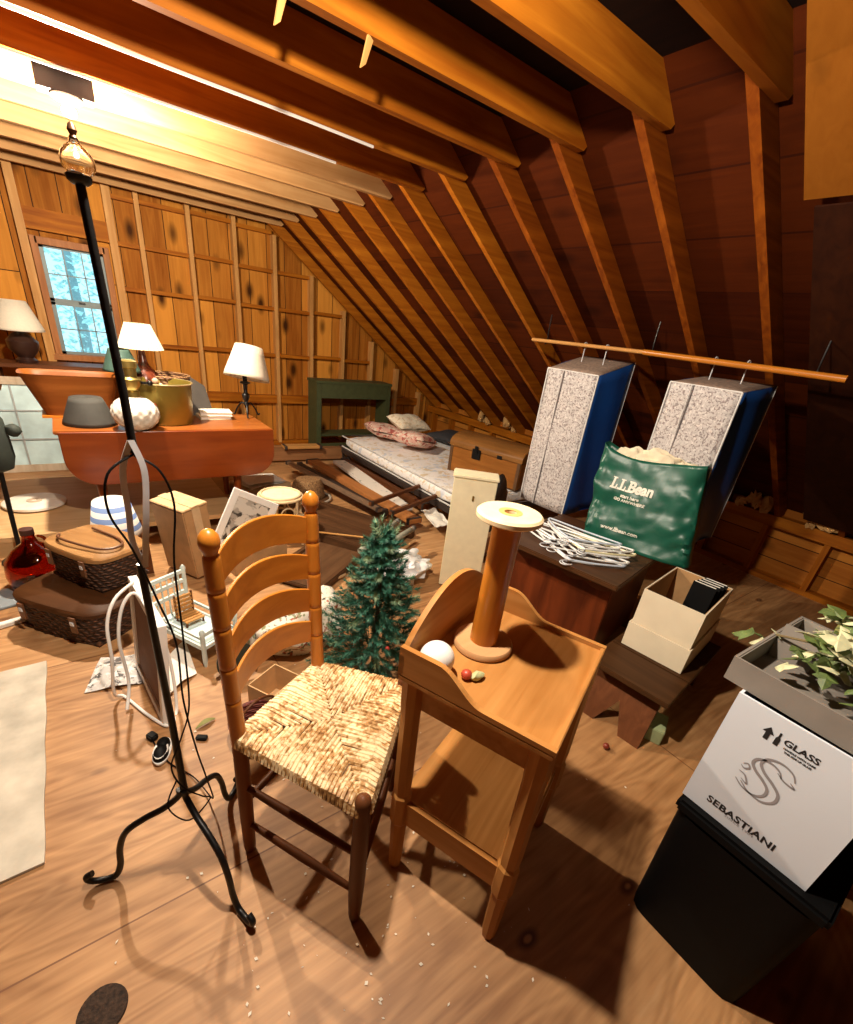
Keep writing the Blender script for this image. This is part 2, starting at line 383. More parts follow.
# window, six over six
win = bpy.data.objects.new('window_1', None); C.objects.link(win); win.location = ((WX0 + WX1) / 2, YB - 0.02, WZ0); struct(win)
hw, hh = (WX1 - WX0) / 2, WZ1 - WZ0
casing = wood('window_casing_', (0.30, 0.11, 0.035), (0.45, 0.19, 0.07), 'z')
m = MB()
for sx in (-1, 1): m.box((sx * (hw + 0.005), 0.0, hh / 2), (0.05, 0.07, hh + 0.1))
m.box((0, 0, hh + 0.02), (2 * hw, 0.07, 0.055)); m.box((0, -0.02, -0.02), (2 * hw + 0.1, 0.11, 0.05))
m.make('window_frame', casing, win, bev=0.004)
for k in (0, 1):
    z0 = 0.0 + k * hh / 2; yy = 0.015 + 0.02 * k; m = MB()
    for sx in (-1, 1): m.box((sx * (hw - 0.035), yy, z0 + hh / 4), (0.03, 0.022, hh / 2))
    for zz in (z0 + 0.014, z0 + hh / 2 - 0.01): m.box((0, yy, zz), (2 * hw - 0.04, 0.022, 0.028))
    for i in (1, 2): m.box((-hw + 0.05 + (2 * hw - 0.1) * i / 3, yy, z0 + hh / 4), (0.009, 0.018, hh / 2))
    m.box((0, yy, z0 + hh / 4), (2 * hw - 0.05, 0.018, 0.009))
    sash = m.make('sash', plain('sash_paint', (0.16, 0.20, 0.20), 0.5), win)
    MB().box((0, yy + 0.002, z0 + hh / 4), (2 * hw - 0.06, 0.003, hh / 2)).make('pane', pane_mat(), sash)
MB().box((0.0, -0.005, hh / 2 + 0.012), (0.05, 0.03, 0.012)).make('sash_lock', iron, win)

# roof slope and knee wall on the right
sheath = planks('roof_sheathing', (0.032, 0.0045, 0.0005), (0.082, 0.0145, 0.0015), 0.24, 'y', 'x', rough=0.7, knots=0.5, gap=(0.03, 0.005, 0.001), length=3.0)
nx, nz = math.sin(ang), math.cos(ang)
def slope_pts(x, off): return (x + nx * off, under(x) + nz * off)
m = MB()
a0 = slope_pts(XR + 0.25, 0.098); a1 = slope_pts(RIDGE - 0.1, 0.098)
m.prism([(a0[0], a0[1]), (a1[0], a1[1]), (a1[0], a1[1] + 0.03), (a0[0] + 0.03, a0[1])], Matrix.Translation((0, YB + 0.1, 0)) @ Matrix.Rotation(PI / 2, 4, 'X'), YB - YF + 0.1)
wall_r = struct(m.make('wall_right', sheath))
MB().box((XR + 0.105, (YB + YF) / 2 + .05, 0.31), (0.03, YB - YF + 0.1, 0.62)).make('knee_boards', planks('knee_boards', (0.26, 0.075, 0.009), (0.50, 0.19, 0.03), 0.16, 'y', 'z', knots=0.7, gap=(.05, .015, .004)), wall_r)
RY = [-1.45, -1.04, -0.63, -0.22, 0.18, 0.59, 1.0, 1.39, 1.79, 2.19, 2.60, 3.02, 3.41, 3.80, 4.23, 4.66, 5.08, 5.50]
L_ = (XR + 0.14 - 1.55) / math.cos(ang)
for y in RY:
    t = bmesh.new(); bmesh.ops.create_cube(t, size=1.0)
    for q in t.verts: q.co = Vector((q.co.x * L_, q.co.y * 0.038, q.co.z * 0.095))
    mid = Vector(((XR + 0.14 + 1.55) / 2, y + 0.02, 0)); mid.z = under(mid.x)
    o = MB(); o.merge(t, Matrix.Rotation(ang, 4, 'Y'))
    r = o.make('rafter', dim_rafter('x') if y < 2.4 else pine('x'), wall_r); r.location = mid + Vector((nx, 0, nz)) * 0.048; r.rotation_euler = (0, 0, 0)  # dim copy near the camera, brighter pine towards the far bulb
    MB().box((XR + 0.045, y + 0.06, 0.23), (0.085, 0.038, 0.38)).make('knee_stud', pine('z'), wall_r)
MB().box((XR + 0.045, (YB + YF) / 2, 0.465), (0.09, YB - YF, 0.085)).make('top_plate', pine('y'), wall_r)
MB().box((XR + 0.045, (YB + YF) / 2, 0.02), (0.09, YB - YF, 0.04)).make('sole_plate', pine('y'), wall_r)
# insulation tufts poking out at the rafter feet
m = MB(); rnd = random.Random(3)
for y in [2.0, 2.3, 2.8, 3.2, 3.55, 3.9, 4.4, 0.75, 0.35, 1.2]:
    for k in range(9):
        c = Vector((XR - 0.02 + rnd.uniform(-.03, .05), y + rnd.uniform(-.12, .12), 0.53 + rnd.uniform(0, .09)))
        m.ball(c, rnd.uniform(.02, .05), 2, (0.6, 1.0, 1.2), 0.9, 14)
o = m.make('insulation', plain('insulation_fluff', (0.50, 0.28, 0.10), 0.95), None)
tag(o, 'ragged tan insulation tufts stuffed behind the knee wall plate', 'insulation', kind='stuff')

# left slope, front gable (behind and beside the camera)
m = MB(); FM = Matrix.Translation((0, YB + 0.1, 0)) @ Matrix.Rotation(PI / 2, 4, 'X')
xm = lambda x: 2 * RIDGE - x
m.prism([(xm(a0[0]), a0[1]), (xm(a1[0]), a1[1]), (xm(a1[0]), a1[1] + 0.03), (xm(a0[0]) - 0.03, a0[1])], FM, YB - YF + 0.1)
m.prism([(XL - 0.12, 0), (XL - 0.09, 0), (XL - 0.09, 0.7), (XL - 0.12, 0.7)], FM, YB - YF + 0.1)
struct(m.make('wall_left', sheath))
struct(MB().prism([(XL - .2, 0), (XR + .2, 0), (XR + .2, .6), (RIDGE, 3.6), (XL - .2, .6)], Matrix.Translation((0, YF, 0)) @ Matrix.Rotation(PI / 2, 4, 'X'), 0.04).make('wall_front', sheath))
# ceiling joists under dark boards
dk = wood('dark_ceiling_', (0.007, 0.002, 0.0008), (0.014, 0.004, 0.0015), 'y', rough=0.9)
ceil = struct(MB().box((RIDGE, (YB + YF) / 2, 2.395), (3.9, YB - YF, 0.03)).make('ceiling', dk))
for y in RY:
    x1 = 2.02 if y > 0.9 else 1.55
    x0 = 2 * RIDGE - 2.02
    MB().prism([(x0, 2.235), (x1 - 0.03, 2.235), (x1, 2.27), (x1 - 0.12, 2.378), (x0 + 0.1, 2.378)], Matrix.Translation((0, y + 0.0, 0)) @ Matrix.Rotation(PI / 2, 4, 'X'), 0.04).make('joist', pine('x') if y < 3.1 else lit_pine('x'), ceil)
# plywood sheet nailed to the near rafters
ply = planks('plywood_sheet', (0.16, 0.050, 0.004), (0.22, 0.075, 0.008), 1.3, 'x', 'y', knots=0.9, length=3)
t = bmesh.new(); bmesh.ops.create_cube(t, size=1.0)
for q in t.verts: q.co = Vector((q.co.x * 0.95, q.co.y * 1.6, q.co.z * 0.012))
m = MB(); m.merge(t, Matrix.Rotation(ang, 4, 'Y'))
cx = 2.163 - 0.475 * math.cos(ang)
pl = m.make('trim_1', ply); pl.location = Vector((cx, 0.87 - 0.8, under(cx))) - Vector((nx, 0, nz)) * 0.008; struct(pl)

dsh = wood('dark_sheet_', (0.020, 0.004, 0.001), (0.038, 0.009, 0.002), 'x', rough=.7)  # dark brown sheet over the near right rafter bays
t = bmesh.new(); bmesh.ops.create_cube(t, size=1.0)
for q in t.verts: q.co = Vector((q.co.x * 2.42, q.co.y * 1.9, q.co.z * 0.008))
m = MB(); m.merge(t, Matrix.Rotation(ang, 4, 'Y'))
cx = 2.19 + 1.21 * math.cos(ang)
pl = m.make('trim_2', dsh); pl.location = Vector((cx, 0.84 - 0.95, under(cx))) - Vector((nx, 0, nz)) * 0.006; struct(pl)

# trees outside the window
def outdoor_tree(x, y, h, label):
    t = thing('garden_tree', label, 'tree', (x, y, -2.5), 0, 'trees outside the window')
    MB().tube([(0, 0, 0), (0.05, 0, h * .5), (0, 0.05, h)], [0.16, 0.11, 0.04], 8).make('trunk', plain('bark', (0.30, 0.38, 0.38), 0.9), t)
    m = MB(); r = random.Random(int(x * 10) + 99)
    for k in range(1500):
        d = Vector((r.gauss(0, .55), r.gauss(0, .55), r.uniform(.3, 1.05) * h)); a = r.uniform(0, 6.28); s = r.uniform(.03, .09)
        u = Vector((math.cos(a), math.sin(a), r.uniform(-.6, .6))) * s; w = Vector((r.uniform(-1, 1), r.uniform(-1, 1), 1)).normalized() * s
        m.face([m.v(d - u), m.v(d - w * .5), m.v(d + u), m.v(d + w * .5)])
    m.make('foliage', plain('outdoor_leaf', (0.55, 0.78, 0.72), 0.7, var=0.3), t)
outdoor_tree(-2.6, 12.5, 5.6, 'leafy tree outside seen through the left panes of the window')
outdoor_tree(0.35, 13.5, 6.2, 'leafy tree outside seen through the middle panes of the window')
outdoor_tree(3.2, 12.8, 5.4, 'leafy tree outside seen through the right panes of the window')

# ceiling lampholder with bulb, cables on the joists
t = thing('ceiling_light', 'white porcelain ceiling lampholder with glowing bulb beside the joist', 'light', (0.20, 3.08, 2.36))
MB().box((0, 0.01, -0.10), (0.20, 0.09, 0.19)).make('junction_box', plain('dark_box', (0.02, 0.010, 0.006), 0.8), t, bev=0.004)
MB().lathe([(0.03, -0.195), (0.055, -0.196), (0.058, -0.204), (0.045, -0.212), (0.02, -0.214)], (0, -0.0, 0), 24).make('lampholder', white, t, smooth=True)
MB().lathe([(0.012, -0.214), (0.014, -0.219), (0.026, -0.234), (0.028, -0.246), (0.02, -0.260), (0.001, -0.266)], (0, 0, 0), 20).make('bulb', emit('bulb_glow', (1, 0.9, 0.7), 6.0), t, smooth=True)
for (yy, lab) in ((2.565, 'white electric cable stapled along the joist before the lit ceiling bulb'), (2.985, 'white electric cable stapled along the joist nearest the ceiling bulb')):
    pts = smoothpts([(-1.4, yy - .004, 2.228)] + [(-1.0 + .4 * k, yy + .003 * math.sin(k * 2.1), 2.227 - .002 * math.sin(k)) for k in range(7)], 5)
    tag(MB().tube(pts, 0.006, 6).make('electric_cable', white, smooth=True), lab, 'cable')
for (x, y, lab) in ((0.66, 1.78, 'pale wood splinter hanging from a joist, the left of two'), (0.93, 1.78, 'pale wood splinter hanging from a joist, the right of two')):
    tag(MB(Tm((x, y - .02, 2.235), .3, .2, .35)).prism([(-.012, 0), (.012, 0), (.016, -.06), (.004, -.08)], Matrix.Rotation(PI / 2, 4, 'X'), 0.006).make('wood_splinter', pale('z')), lab, 'splinter')

# ------------------------------------------------------------------ rush seated ladder-back chair
ch = thing('ladder_back_chair', 'orange maple ladder-back chair with woven rush seat and four slats', 'chair', (0.42, 0.80, 0))
o0 = Vector((0.42, 0.80, 0))
W = lambda x, y, z: Vector((x, y, z)) - o0
BL, BR, FLg, FRg = (0.18, 0.89), (0.465, 1.05), (0.36, 0.56), (0.655, 0.845)
bdir = Vector((-0.5, 0.86, 0)).normalized()
rushm = None
def post(p, name, mat):
    m = MB(); b0 = W(*p, 0); lean = bdir * 0.03
    kq = .84; zs = [.45, .50]; rr = [.0235, .0235]
    for g in (.603, .703, .813, .908): zs += [g - .012, g - .003, g, g + .003, g + .012]; rr += [.023, .023, .0208, .023, .023]
    zs += [.97, .985, .990, .995, 1.0, 1.01, 1.022, 1.036, 1.047, 1.052]; rr += [.0225, .022, .021, .017, .018, .024, .0265, .024, .014, .003]
    L0 = lambda z: b0 + lean * max(0, (z - .45) / .6) + Vector((0, 0, z))
    m.tube([L0(z) for z in zs], [q * kq for q in rr], 16).make(name, mat, ch, smooth=True)
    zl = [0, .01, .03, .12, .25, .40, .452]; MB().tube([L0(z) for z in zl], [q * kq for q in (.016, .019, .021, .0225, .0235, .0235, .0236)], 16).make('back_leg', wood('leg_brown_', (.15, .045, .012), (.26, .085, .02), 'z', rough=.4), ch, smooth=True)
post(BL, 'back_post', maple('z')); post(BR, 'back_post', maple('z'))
for p in (FLg, FRg):
    b0 = W(*p, 0)
    zs = [0, .02, .08, .2, .35, .44, .46, .49, .503, .511, .514]; rr = [q * .9 for q in (.014, .018, .021, .0235, .0235, .0225, .021, .022, .020, .013, .002)]
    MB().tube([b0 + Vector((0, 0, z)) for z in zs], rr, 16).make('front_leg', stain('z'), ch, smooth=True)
def slat(z0, z1):
    P, Q = W(*BL, 0), W(*BR, 0); m = MB(); n = 16
    lean = bdir * 0.03 * ((z0 + z1) / 2 - .45) / .6
    def f(side):
        def g(u, v):
            a = 4 * u * (1 - u)
            zz = (z0 + 0.026 * a) * (1 - v) + (z1 + 0.036 * a) * v
            return P.lerp(Q, u) + bdir * (0.042 * a + side) + lean + Vector((0, 0, zz))
        return g
    rows = []
    for i in range(n + 1):
        u = i / n; rows.append([m.v(f(-.0045)(u, 0)), m.v(f(-.0045)(u, 1)), m.v(f(.0045)(u, 1)), m.v(f(.0045)(u, 0))])
    for i in range(n):
        for k in range(4): m.face([rows[i][k], rows[i][(k + 1) % 4], rows[i + 1][(k + 1) % 4], rows[i + 1][k]])
    m.face(rows[0]); m.face(rows[-1][::-1])
    m.make('slat', maple('x'), ch, smooth=True, bev=0.002)
for z0, z1 in ((.575, .648), (.683, .757), (.790, .864), (.900, .976)): slat(z0, z1)
def rung(a, b, z, mat, r=.0105):
    A, B = W(*a, z), W(*b, z); MB().tube([A.lerp(B, t) for t in (0.02, .2, .5, .8, .98)], [r * .8, r, r * 1.2, r, r * .8], 10).make('stretcher', mat, ch, smooth=True)
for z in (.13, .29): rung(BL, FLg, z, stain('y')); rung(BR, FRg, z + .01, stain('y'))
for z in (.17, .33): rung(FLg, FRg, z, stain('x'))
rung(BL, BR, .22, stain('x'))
# rush seat: strands run over each rail and in to the diagonals
def rush_mat():
    m, N, L, b = _new('rush_weave')
    n = noi(N, L, coords(N, L), 70, 4, 0.5); n2 = noi(N, L, coords(N, L), 7, 3)
    ad = N.new('ShaderNodeMath'); ad.operation = 'MULTIPLY_ADD'; ad.inputs[1].default_value = .8; L.new(n2.outputs['Fac'], ad.inputs[0]); L.new(n.outputs['Fac'], ad.inputs[2])
    r = ramp(N, [(.66, (.16, .065, .014)), (.86, (.46, .25, .085)), (1.06, (.80, .62, .36))]); L.new(ad.outputs[0], r.inputs['Fac'])
    L.new(r.outputs['Color'], b.inputs['Base Color']); b.inputs['Roughness'].default_value = .6
    return m
m = MB(); ZS = .485; r = random.Random(5)
cor = [W(*BL, ZS), W(*FLg, ZS), W(*FRg, ZS), W(*BR, ZS)]
cen = (cor[0] + cor[1] + cor[2] + cor[3]) / 4 + Vector((0, 0, -.012))
for k in range(4):
    A, B = cor[k], cor[(k + 1) % 4]; n = 34
    out = ((A + B) / 2 - cen); out.z = 0; out.normalize()
    for i in range(n):
        t = (i + .5) / n; e = A.lerp(B, t)
        tt = t * 2 if t < .5 else (1 - t) * 2
        e2 = (A if t < .5 else B).lerp(cen, tt)
        j = Vector((r.uniform(-.003, .003), r.uniform(-.003, .003), 0)); zr = r.uniform(-.002, .003)
        pts = [e + out * .004 + Vector((0, 0, -.040)), e + out * .018 + Vector((0, 0, -.020)), e + out * .012 + Vector((0, 0, -.001 + zr)), e - out * .01 + Vector((0, 0, .005 + zr)), e.lerp(e2, .6) + j + Vector((0, 0, .003 + zr)), e2 + j * .5 + Vector((0, 0, .0 + zr))]
        rad = (A - B).length / n * .66
        m.tube(pts, [rad * .9, rad, rad, rad, rad * .9, rad * .7], 6)
m.make('rush_seat', rush_mat(), ch, smooth=True)

# ------------------------------------------------------------------ washstand with gallery
ws = thing('washstand', 'small tan pine washstand with scrolled gallery and lower shelf', 'washstand', (0.775, 0.571, 0), math.radians(22))
D2, W2, ZT = 0.225, 0.193, 0.735
for sx in (-1, 1):
    for sy in (-1, 1):
        bx, by = (sx * .19 - (.015 if sx < 0 else 0), sy * .160 - .02)
        tx, ty = sx * .19, sy * .165
        m = MB()
        zs = [0, .02, .20, .21, .31, .32, .36, .6, .64, .72]; rr = [.017, .02, .024, .029, .029, .024, .026, .026, .029, .029]
        sg = [8] * 10
        m.tube([(bx + (tx - bx) * z / .72, by + (ty - by) * z / .72, z) for z in zs], rr, 8).make('leg', tan('z'), ws)
MB().box((0, 0, ZT - .009), (2 * D2, 2 * W2, .018), bev=.004).make('top', tan('x'), ws)
m = MB()
for sy in (-1, 1): m.box((0, sy * .155, .675), (.34, .018, .09))
for sx in (-1, 1): m.box((sx * .185, 0, .675), (.018, .28, .09))
m.make('apron', tan('x'), ws)
MB().box((-.005, -.012, .292), (.385, .335, .018)).make('shelf', tan('x'), ws)
m = MB()
for sx in (-1, 1): m.box((sx * .195 - .006, -.012, .253), (.02, .29, .085))
for sy in (-1, 1): m.box((-.005, sy * .162 - .012, .253), (.35, .02, .06))
m.make('shelf_rail', tan('y'), ws)
# splashback along the far-left long side, scrolled end boards
pb = [(-D2, 0), (D2, 0)] + [(D2 - (2 * D2) * k / 20, (.055 + .125 * math.sin(PI * k / 20) ** .8)) for k in range(21)]
MB().prism(pb, Matrix.Translation((0, W2, ZT)) @ Matrix.Rotation(PI / 2, 4, 'X'), .014).make('splashback', tan('x'), ws)
for sx in (-1, 1):
    prof = [(W2, 0), (W2, .078)]
    for k in range(13):
        a = k / 12; prof.append((W2 - .10 - .12 * a, .078 - .064 * (0.5 - .5 * math.cos(PI * a))))
    prof += [(-W2, .012), (-W2, 0)]
    MB().prism(prof, Matrix.Translation((sx * (D2 - .007) - .007, 0, ZT)) @ Matrix(((0, 0, 1, 0), (1, 0, 0, 0), (0, 1, 0, 0), (0, 0, 0, 1))), .014).make('end_gallery', tan('y'), ws)
MB().box((0, -W2 + .006, ZT + .004), (2 * D2, .012, .010), bev=.002).make('front_rim', tan('x'), ws)

# big wooden spool, ball and bits on the washstand
t = thing('wooden_spool', 'large wooden thread spool standing upright on the washstand', 'spool', (0.755, 0.655, ZT)); t.scale = (1.06, 1.06, 1.0)
MB().lathe([(.006, .0), (.068, .0), (.074, .004), (.074, .014), (.07, .019), (.006, .019)], (0, 0, 0), 40).make('base_flange', wood('spool_pale_', (.50, .27, .12), (.62, .36, .17), 'x'), t, smooth=True)
MB().lathe([(.034, .019), (.033, .10), (.032, .2), (.033, .358)], (0, 0, 0), 32).make('shaft', maple('z'), t, smooth=True)
sf = MB().lathe([(.014, .359), (.066, .358), (.073, .363), (.073, .372), (.068, .377), (.014, .3765), (.0125, .366)], (0, 0, 0), 40, closed=True, cap=False).make('top_flange', plain('worn_cream_wood', (.72, .56, .34), .6, var=.1, scale=40), t, smooth=True)
MB().lathe([(.0135, .3772), (.026, .3776), (.026, .3768), (.0135, .3766)], (0, 0, 0), 28, closed=True, cap=False).make('stamp_ring', plain('worn_ring', (.50, .32, .10), .6), sf)
t = MB().ball((0, 0, 0), .042, 4).make('white_ball', plain('ball_white', (.86, .84, .80), .35, var=.02), smooth=True)
t.location = (0.575, 0.627, ZT + .042); tag(t, 'smooth white ball in the corner of the washstand tray', 'ball')
t = thing('ornament', 'small red and pale green ornament beside the white ball', 'ornament', (0.628, 0.573, ZT))
MB().ball((0, 0, .013), .014, 2, (1, 1, .9)).make('red_bead', plain('orn_red', (.45, .06, .03), .4), t, smooth=True)
MB().ball((.022, -.014, .011), .015, 2, (1.3, .8, .75), .4).make('green_leaf', plain('orn_green', (.48, .5, .26), .5), t, smooth=True)

# ------------------------------------------------------------------ iron floor lamp
fl = thing('iron_floor_lamp', 'tall black iron floor lamp with clear glass globe and three scrolled feet', 'lamp', (0.04, 0.945, 0))
P = lambda x, y, z: (x - .04, y - .945, z)
MB().tube([P(.043, .945, .29), P(.045, .95, .55), P(.043, .95, .98)], [.0095, .0082, .0072], 12).make('lower_pole', iron, fl, smooth=True)
MB().tube([P(.066, .95, 1.20), P(.066, .95, 1.3), P(.059, .95, 1.585)], [.0068, .0068, .0062], 12).make('upper_pole', iron, fl, smooth=True)
for s, k in ((-1, 0), (1, 1)):
    pts = smoothpts([P(.052, .95, .975), P(.050 + s * .010, .95 - s * .006, 1.03), P(.056 + s * .013, .95 - s * .008, 1.09), P(.062 + s * .016, .95 - s * .005, 1.17), P(.066, .95, 1.225)], 6)
    m = MB(); rows = []
    for q in pts:
        q = Vector(q); rows.append([m.v(q + Vector((-.002 * 1, 0, 0)) + d) for d in (Vector((-.0052, -.010, 0)), Vector((.0052, -.010, 0)), Vector((.0052, -.004, 0)), Vector((-.0052, -.004, 0)))])
    for i in range(len(rows) - 1):
        for j in range(4): m.face([rows[i][j], rows[i][(j + 1) % 4], rows[i + 1][(j + 1) % 4], rows[i + 1][j]])
    m.face(rows[0]); m.face(rows[-1][::-1]); m.make('strap', steel, fl)
for (fx, fy) in ((-.20, 1.01), (.12, .69), (.20, 1.11)):
    d = Vector((fx - .04, fy - .945, 0)); L = d.length; d.normalize()
    pr = [(.008, .31), (.012, .285), (.05, .25), (.10, .225), (.145, .19), (.168, .13), (.178, .06), (.195, .018), (.225, .012), (.252, .022), (.258, .042), (.243, .052)]
    k = L / .245
    MB().tube(smoothpts([(d.x * a * k, d.y * a * k, z) for a, z in pr], 5), .0085, 10).make('foot', iron, fl, smooth=True)
MB().lathe([(.010, 0), (.015, .004), (.016, .010), (.010, .014)], P(.059, .95, 1.578), 16).make('socket_cup', iron, fl, smooth=True)
gl = glassm('lamp_glass', (1, 1, .98))
MB().lathe([(.008, 1.589), (.014, 1.591), (.0192, 1.598), (.0198, 1.605), (.0175, 1.612), (.011, 1.619), (.006, 1.623), (.0045, 1.627)], P(.061, .95, 0), 24, cap=False).make('glass_globe', gl, fl, smooth=True, sol=.002)
MB().lathe([(.003, 1.625), (.0055, 1.629), (.0035, 1.632), (.006, 1.637), (.004, 1.643), (.001, 1.646)], P(.061, .95, 0), 14).make('finial', plain('bronze_finial', (.12, .06, .03), .4, .6), fl, smooth=True)
cd = smoothpts([P(.066, .945, 1.20), P(.02, .93, 1.17), P(.01, .93, 1.10), P(.035, .93, 1.02), P(.06, .93, .9), P(.08, .93, .78), P(.075, .93, .62), P(.085, .93, .45), P(.10, .96, .30), P(.12, 1.07, .06), P(.09, 1.22, .012), P(.03, 1.33, .008), P(.0, 1.45, .008)], 7)
co = MB().tube(cd, .0022, 6).make('cord', blackp, fl, smooth=True)
MB(Tm(P(.0, 1.47, .014), .5)).box((0, 0, 0), (.028, .036, .024), bev=.004).make('plug', blackp, co)
lp = smoothpts([P(.066, .95, 1.195), P(.10, .93, 1.17), P(.115, .93, 1.10), P(.10, .93, .98), P(.095, .93, .8), P(.085, .93, .6), P(.055, .93, .5), P(.025, .93, .42), P(.04, .925, .34), P(.08, .93, .27), P(.10, .95, .22), P(.04, .92, .21), P(.0, .94, .27), P(.03, .96, .33)], 7)
MB().tube(lp, .0021, 6).make('cord', blackp, fl, smooth=True)

# ------------------------------------------------------------------ drop-leaf table
dt = thing('drop_leaf_table', 'red cherry drop-leaf table with front leaf hanging down', 'table', (0.48, 3.47, 0))
P = lambda x, y, z=0: (x - .48, y - 3.47, z)
MB().box(P(.47, 3.50, .72), (1.22, .52, .02), bev=.005).make('table_top', wood('cherry_top_', (.26, .07, .012), (.38, .12, .025), 'x', rough=.3), dt)
def rleaf(w, h, r):
    p = [(-w / 2, 0), (w / 2, 0)] + [(w / 2 - r + r * math.cos(-a), -h + r - r * math.sin(a)) for a in [PI / 2 * k / 8 for k in range(9)]] + [(-w / 2 + r - r * math.sin(a), -h + r - r * math.cos(a)) for a in [PI / 2 * k / 8 for k in range(9)]]
    return p
MB().prism(rleaf(1.20, .315, .16), Matrix.Translation(P(.48, 3.245, .728)) @ Matrix.Rotation(PI / 2, 4, 'X'), .02).make('drop_leaf', cherry('x'), dt, bev=.004)
MB().prism(rleaf(1.20, .30, .16), Matrix.Translation(P(.47, 3.775, .728)) @ Matrix.Rotation(PI / 2, 4, 'X'), .02).make('drop_leaf', cherry('x'), dt, bev=.004)
m = MB()
for sy in (-1, 1): m.box(P(.47, 3.5 + sy * .19, .65), (.9, .022, .12))
for sx in (-1, 1): m.box(P(.47 + sx * .45, 3.5, .65), (.022, .36, .12))
m.make('apron', cherry('x'), dt)
for x in (.03, .84):
    for y in (3.33, 3.68):
        MB().tube([P(x, y, z) for z in (.127, .14, .16, .2, .35, .48, .5, .52, .71)], [.014, .018, .021, .020, .027, .031, .026, .034, .034], 12).make('leg', cherry('z'), dt, smooth=True)

# things standing on the drop-leaf table
ZT2 = .731
o = MB().lathe([(.115, 0), (.11, .02), (.075, .125), (.066, .15)], (0, 0, 0), 32, cap=False, sy=1).lathe([(.003, .15), (.066, .15)], (0, 0, 0), 32, cap=False).make('black_lampshade', plain('charcoal_cloth', (.035, .033, .028), .8), smooth=True, sol=.003)
o.location = (.045, 3.44, ZT2 + .002); o.scale = (1.2, 1.2, 1); tag(o, 'charcoal cone lampshade without its lamp on the drop-leaf table', 'lampshade')
t = thing('glass_oil_lamp', 'cut glass font lamp with brass collar on the drop-leaf table', 'lamp', (.272, 3.27, ZT2)); t.scale = (1.28, 1.28, 1.28)
def dimple(u, v):
    a = 2 * PI * u; th = PI * (.12 + .82 * v); r = .098 * (1 + .03 * math.sin(a * 14) * math.sin(v * PI * 9))
    return (r * math.sin(th) * math.cos(a), r * math.sin(th) * math.sin(a), .075 - .078 * math.cos(th))
MB().grid(dimple, 84, 40, True).make('glass_font', plain('pressed_glass', (.66, .62, .54), .12, var=.25, scale=45), t, smooth=True)
MB().lathe([(.045, 0), (.045, .006), (.03, .012)], (0, 0, 0), 20).make('foot', glassm('clear_glass'), t, smooth=True)
MB().lathe([(.022, .145), (.03, .15), (.03, .17), (.024, .176), (.04, .2), (.043, .225), (.03, .235), (.03, .27), (.036, .275), (.036, .30), (.02, .305)], (0, 0, 0), 24).make('brass_collar', brass, t, smooth=True)
MB().tube([(.04, 0, .21), (.07, -.02, .212)], .006, 8).ball((.074, -.022, .212), .012, 2).make('wick_knob', iron, t, smooth=True)
t = thing('brass_pot', 'large olive brass pot with a red mark on the drop-leaf table', 'pot', (.465, 3.50, ZT2))
MB().lathe([(.003, .0), (.15, .0), (.158, .01), (.166, .235), (.17, .25), (.165, .252), (.16, .235), (.152, .012), (.003, .01)], (0, 0, 0), 40).make('pot_body', plain('olive_brass', (.25, .18, .03), .36, .5, .15, 6), t, smooth=True)
MB().tube([(.173 * math.cos(a), .173 * math.sin(a), .249) for a in [2 * PI * k / 40 for k in range(40)]], .005, 8, closed=True).make('rim', plain('pale_brass', (.6, .5, .26), .3, .7), t, smooth=True)
MB(Tm((-.085, -.142, .12), math.radians(-31))).lathe([(.003, 0), (.022, 0), (.022, .004), (.003, .005)], (0, 0, 0), 20, Matrix.Rotation(PI / 2, 4, 'X')).make('red_mark', plain('red_wax', (.30, .03, .012), .5), t)
t = thing('wicker_basket', 'small round wicker basket behind the brass pot', 'basket', (.53, 3.80, ZT2))
MB().lathe([(.003, 0), (.12, 0), (.15, .06), (.152, .24), (.156, .25), (.145, .25), (.14, .06), (.003, .01)], (0, 0, 0), 32).make('basket_body', weave('tan_wicker', (.10, .035, .012), (.46, .25, .10), 90), t, smooth=True)
MB().tube([(.15 * math.cos(a), .15 * math.sin(a), .25) for a in [2 * PI * k / 36 for k in range(36)]], .011, 8, closed=True).make('rim', weave('tan_wicker', 0, 0), t, smooth=True)
t = thing('table_lamp', 'pleated cream shade lamp with ornate dark red base behind the pot', 'lamp', (.40, 3.72, ZT2)); t.scale = (1.12, 1.12, 1.16)
m = MB(); n = 48
def pleat(u, v):
    a = 2 * PI * u; r = (.115 * (1 - v) + .062 * v) * (1 + .035 * (1 if int(u * n + .25) % 2 else -1)); return (r * math.cos(a), r * math.sin(a), .36 + .125 * v)
MB().grid(pleat, n * 2, 2, True).make('lamp_shade', shade_mat('cream_pleats', (.86, .74, .52)), t)
MB().lathe([(.003, 0), (.06, 0), (.062, .02), (.035, .035), (.03, .06), (.062, .11), (.075, .17), (.066, .235), (.03, .275), (.022, .30), (.015, .36), (.003, .43)], (0, 0, 0), 28).make('lamp_base', plain('oxblood_ceramic', (.10, .022, .010), .25, var=.8, scale=30), t, smooth=True)
MB().ball((.07, -.05, .17), .02, 2, (1, .6, 1)).ball((.04, -.07, .2), .018, 2, (1, .6, 1)).make('flower_relief', plain('relief_pale', (.5, .32, .22), .4), t, smooth=True)
o = MB().lathe([(.105, 0), (.1, .015), (.06, .12), (.056, .13)], (0, 0, 0), 28, cap=False).make('green_lampshade', plain('dark_green_cloth', (.025, .06, .045), .7), smooth=True, sol=.003)
o.location = (.27, 3.66, ZT2 + .28); 
tag(o, 'dark green lampshade on a thin stand behind the glass lamp', 'lampshade')
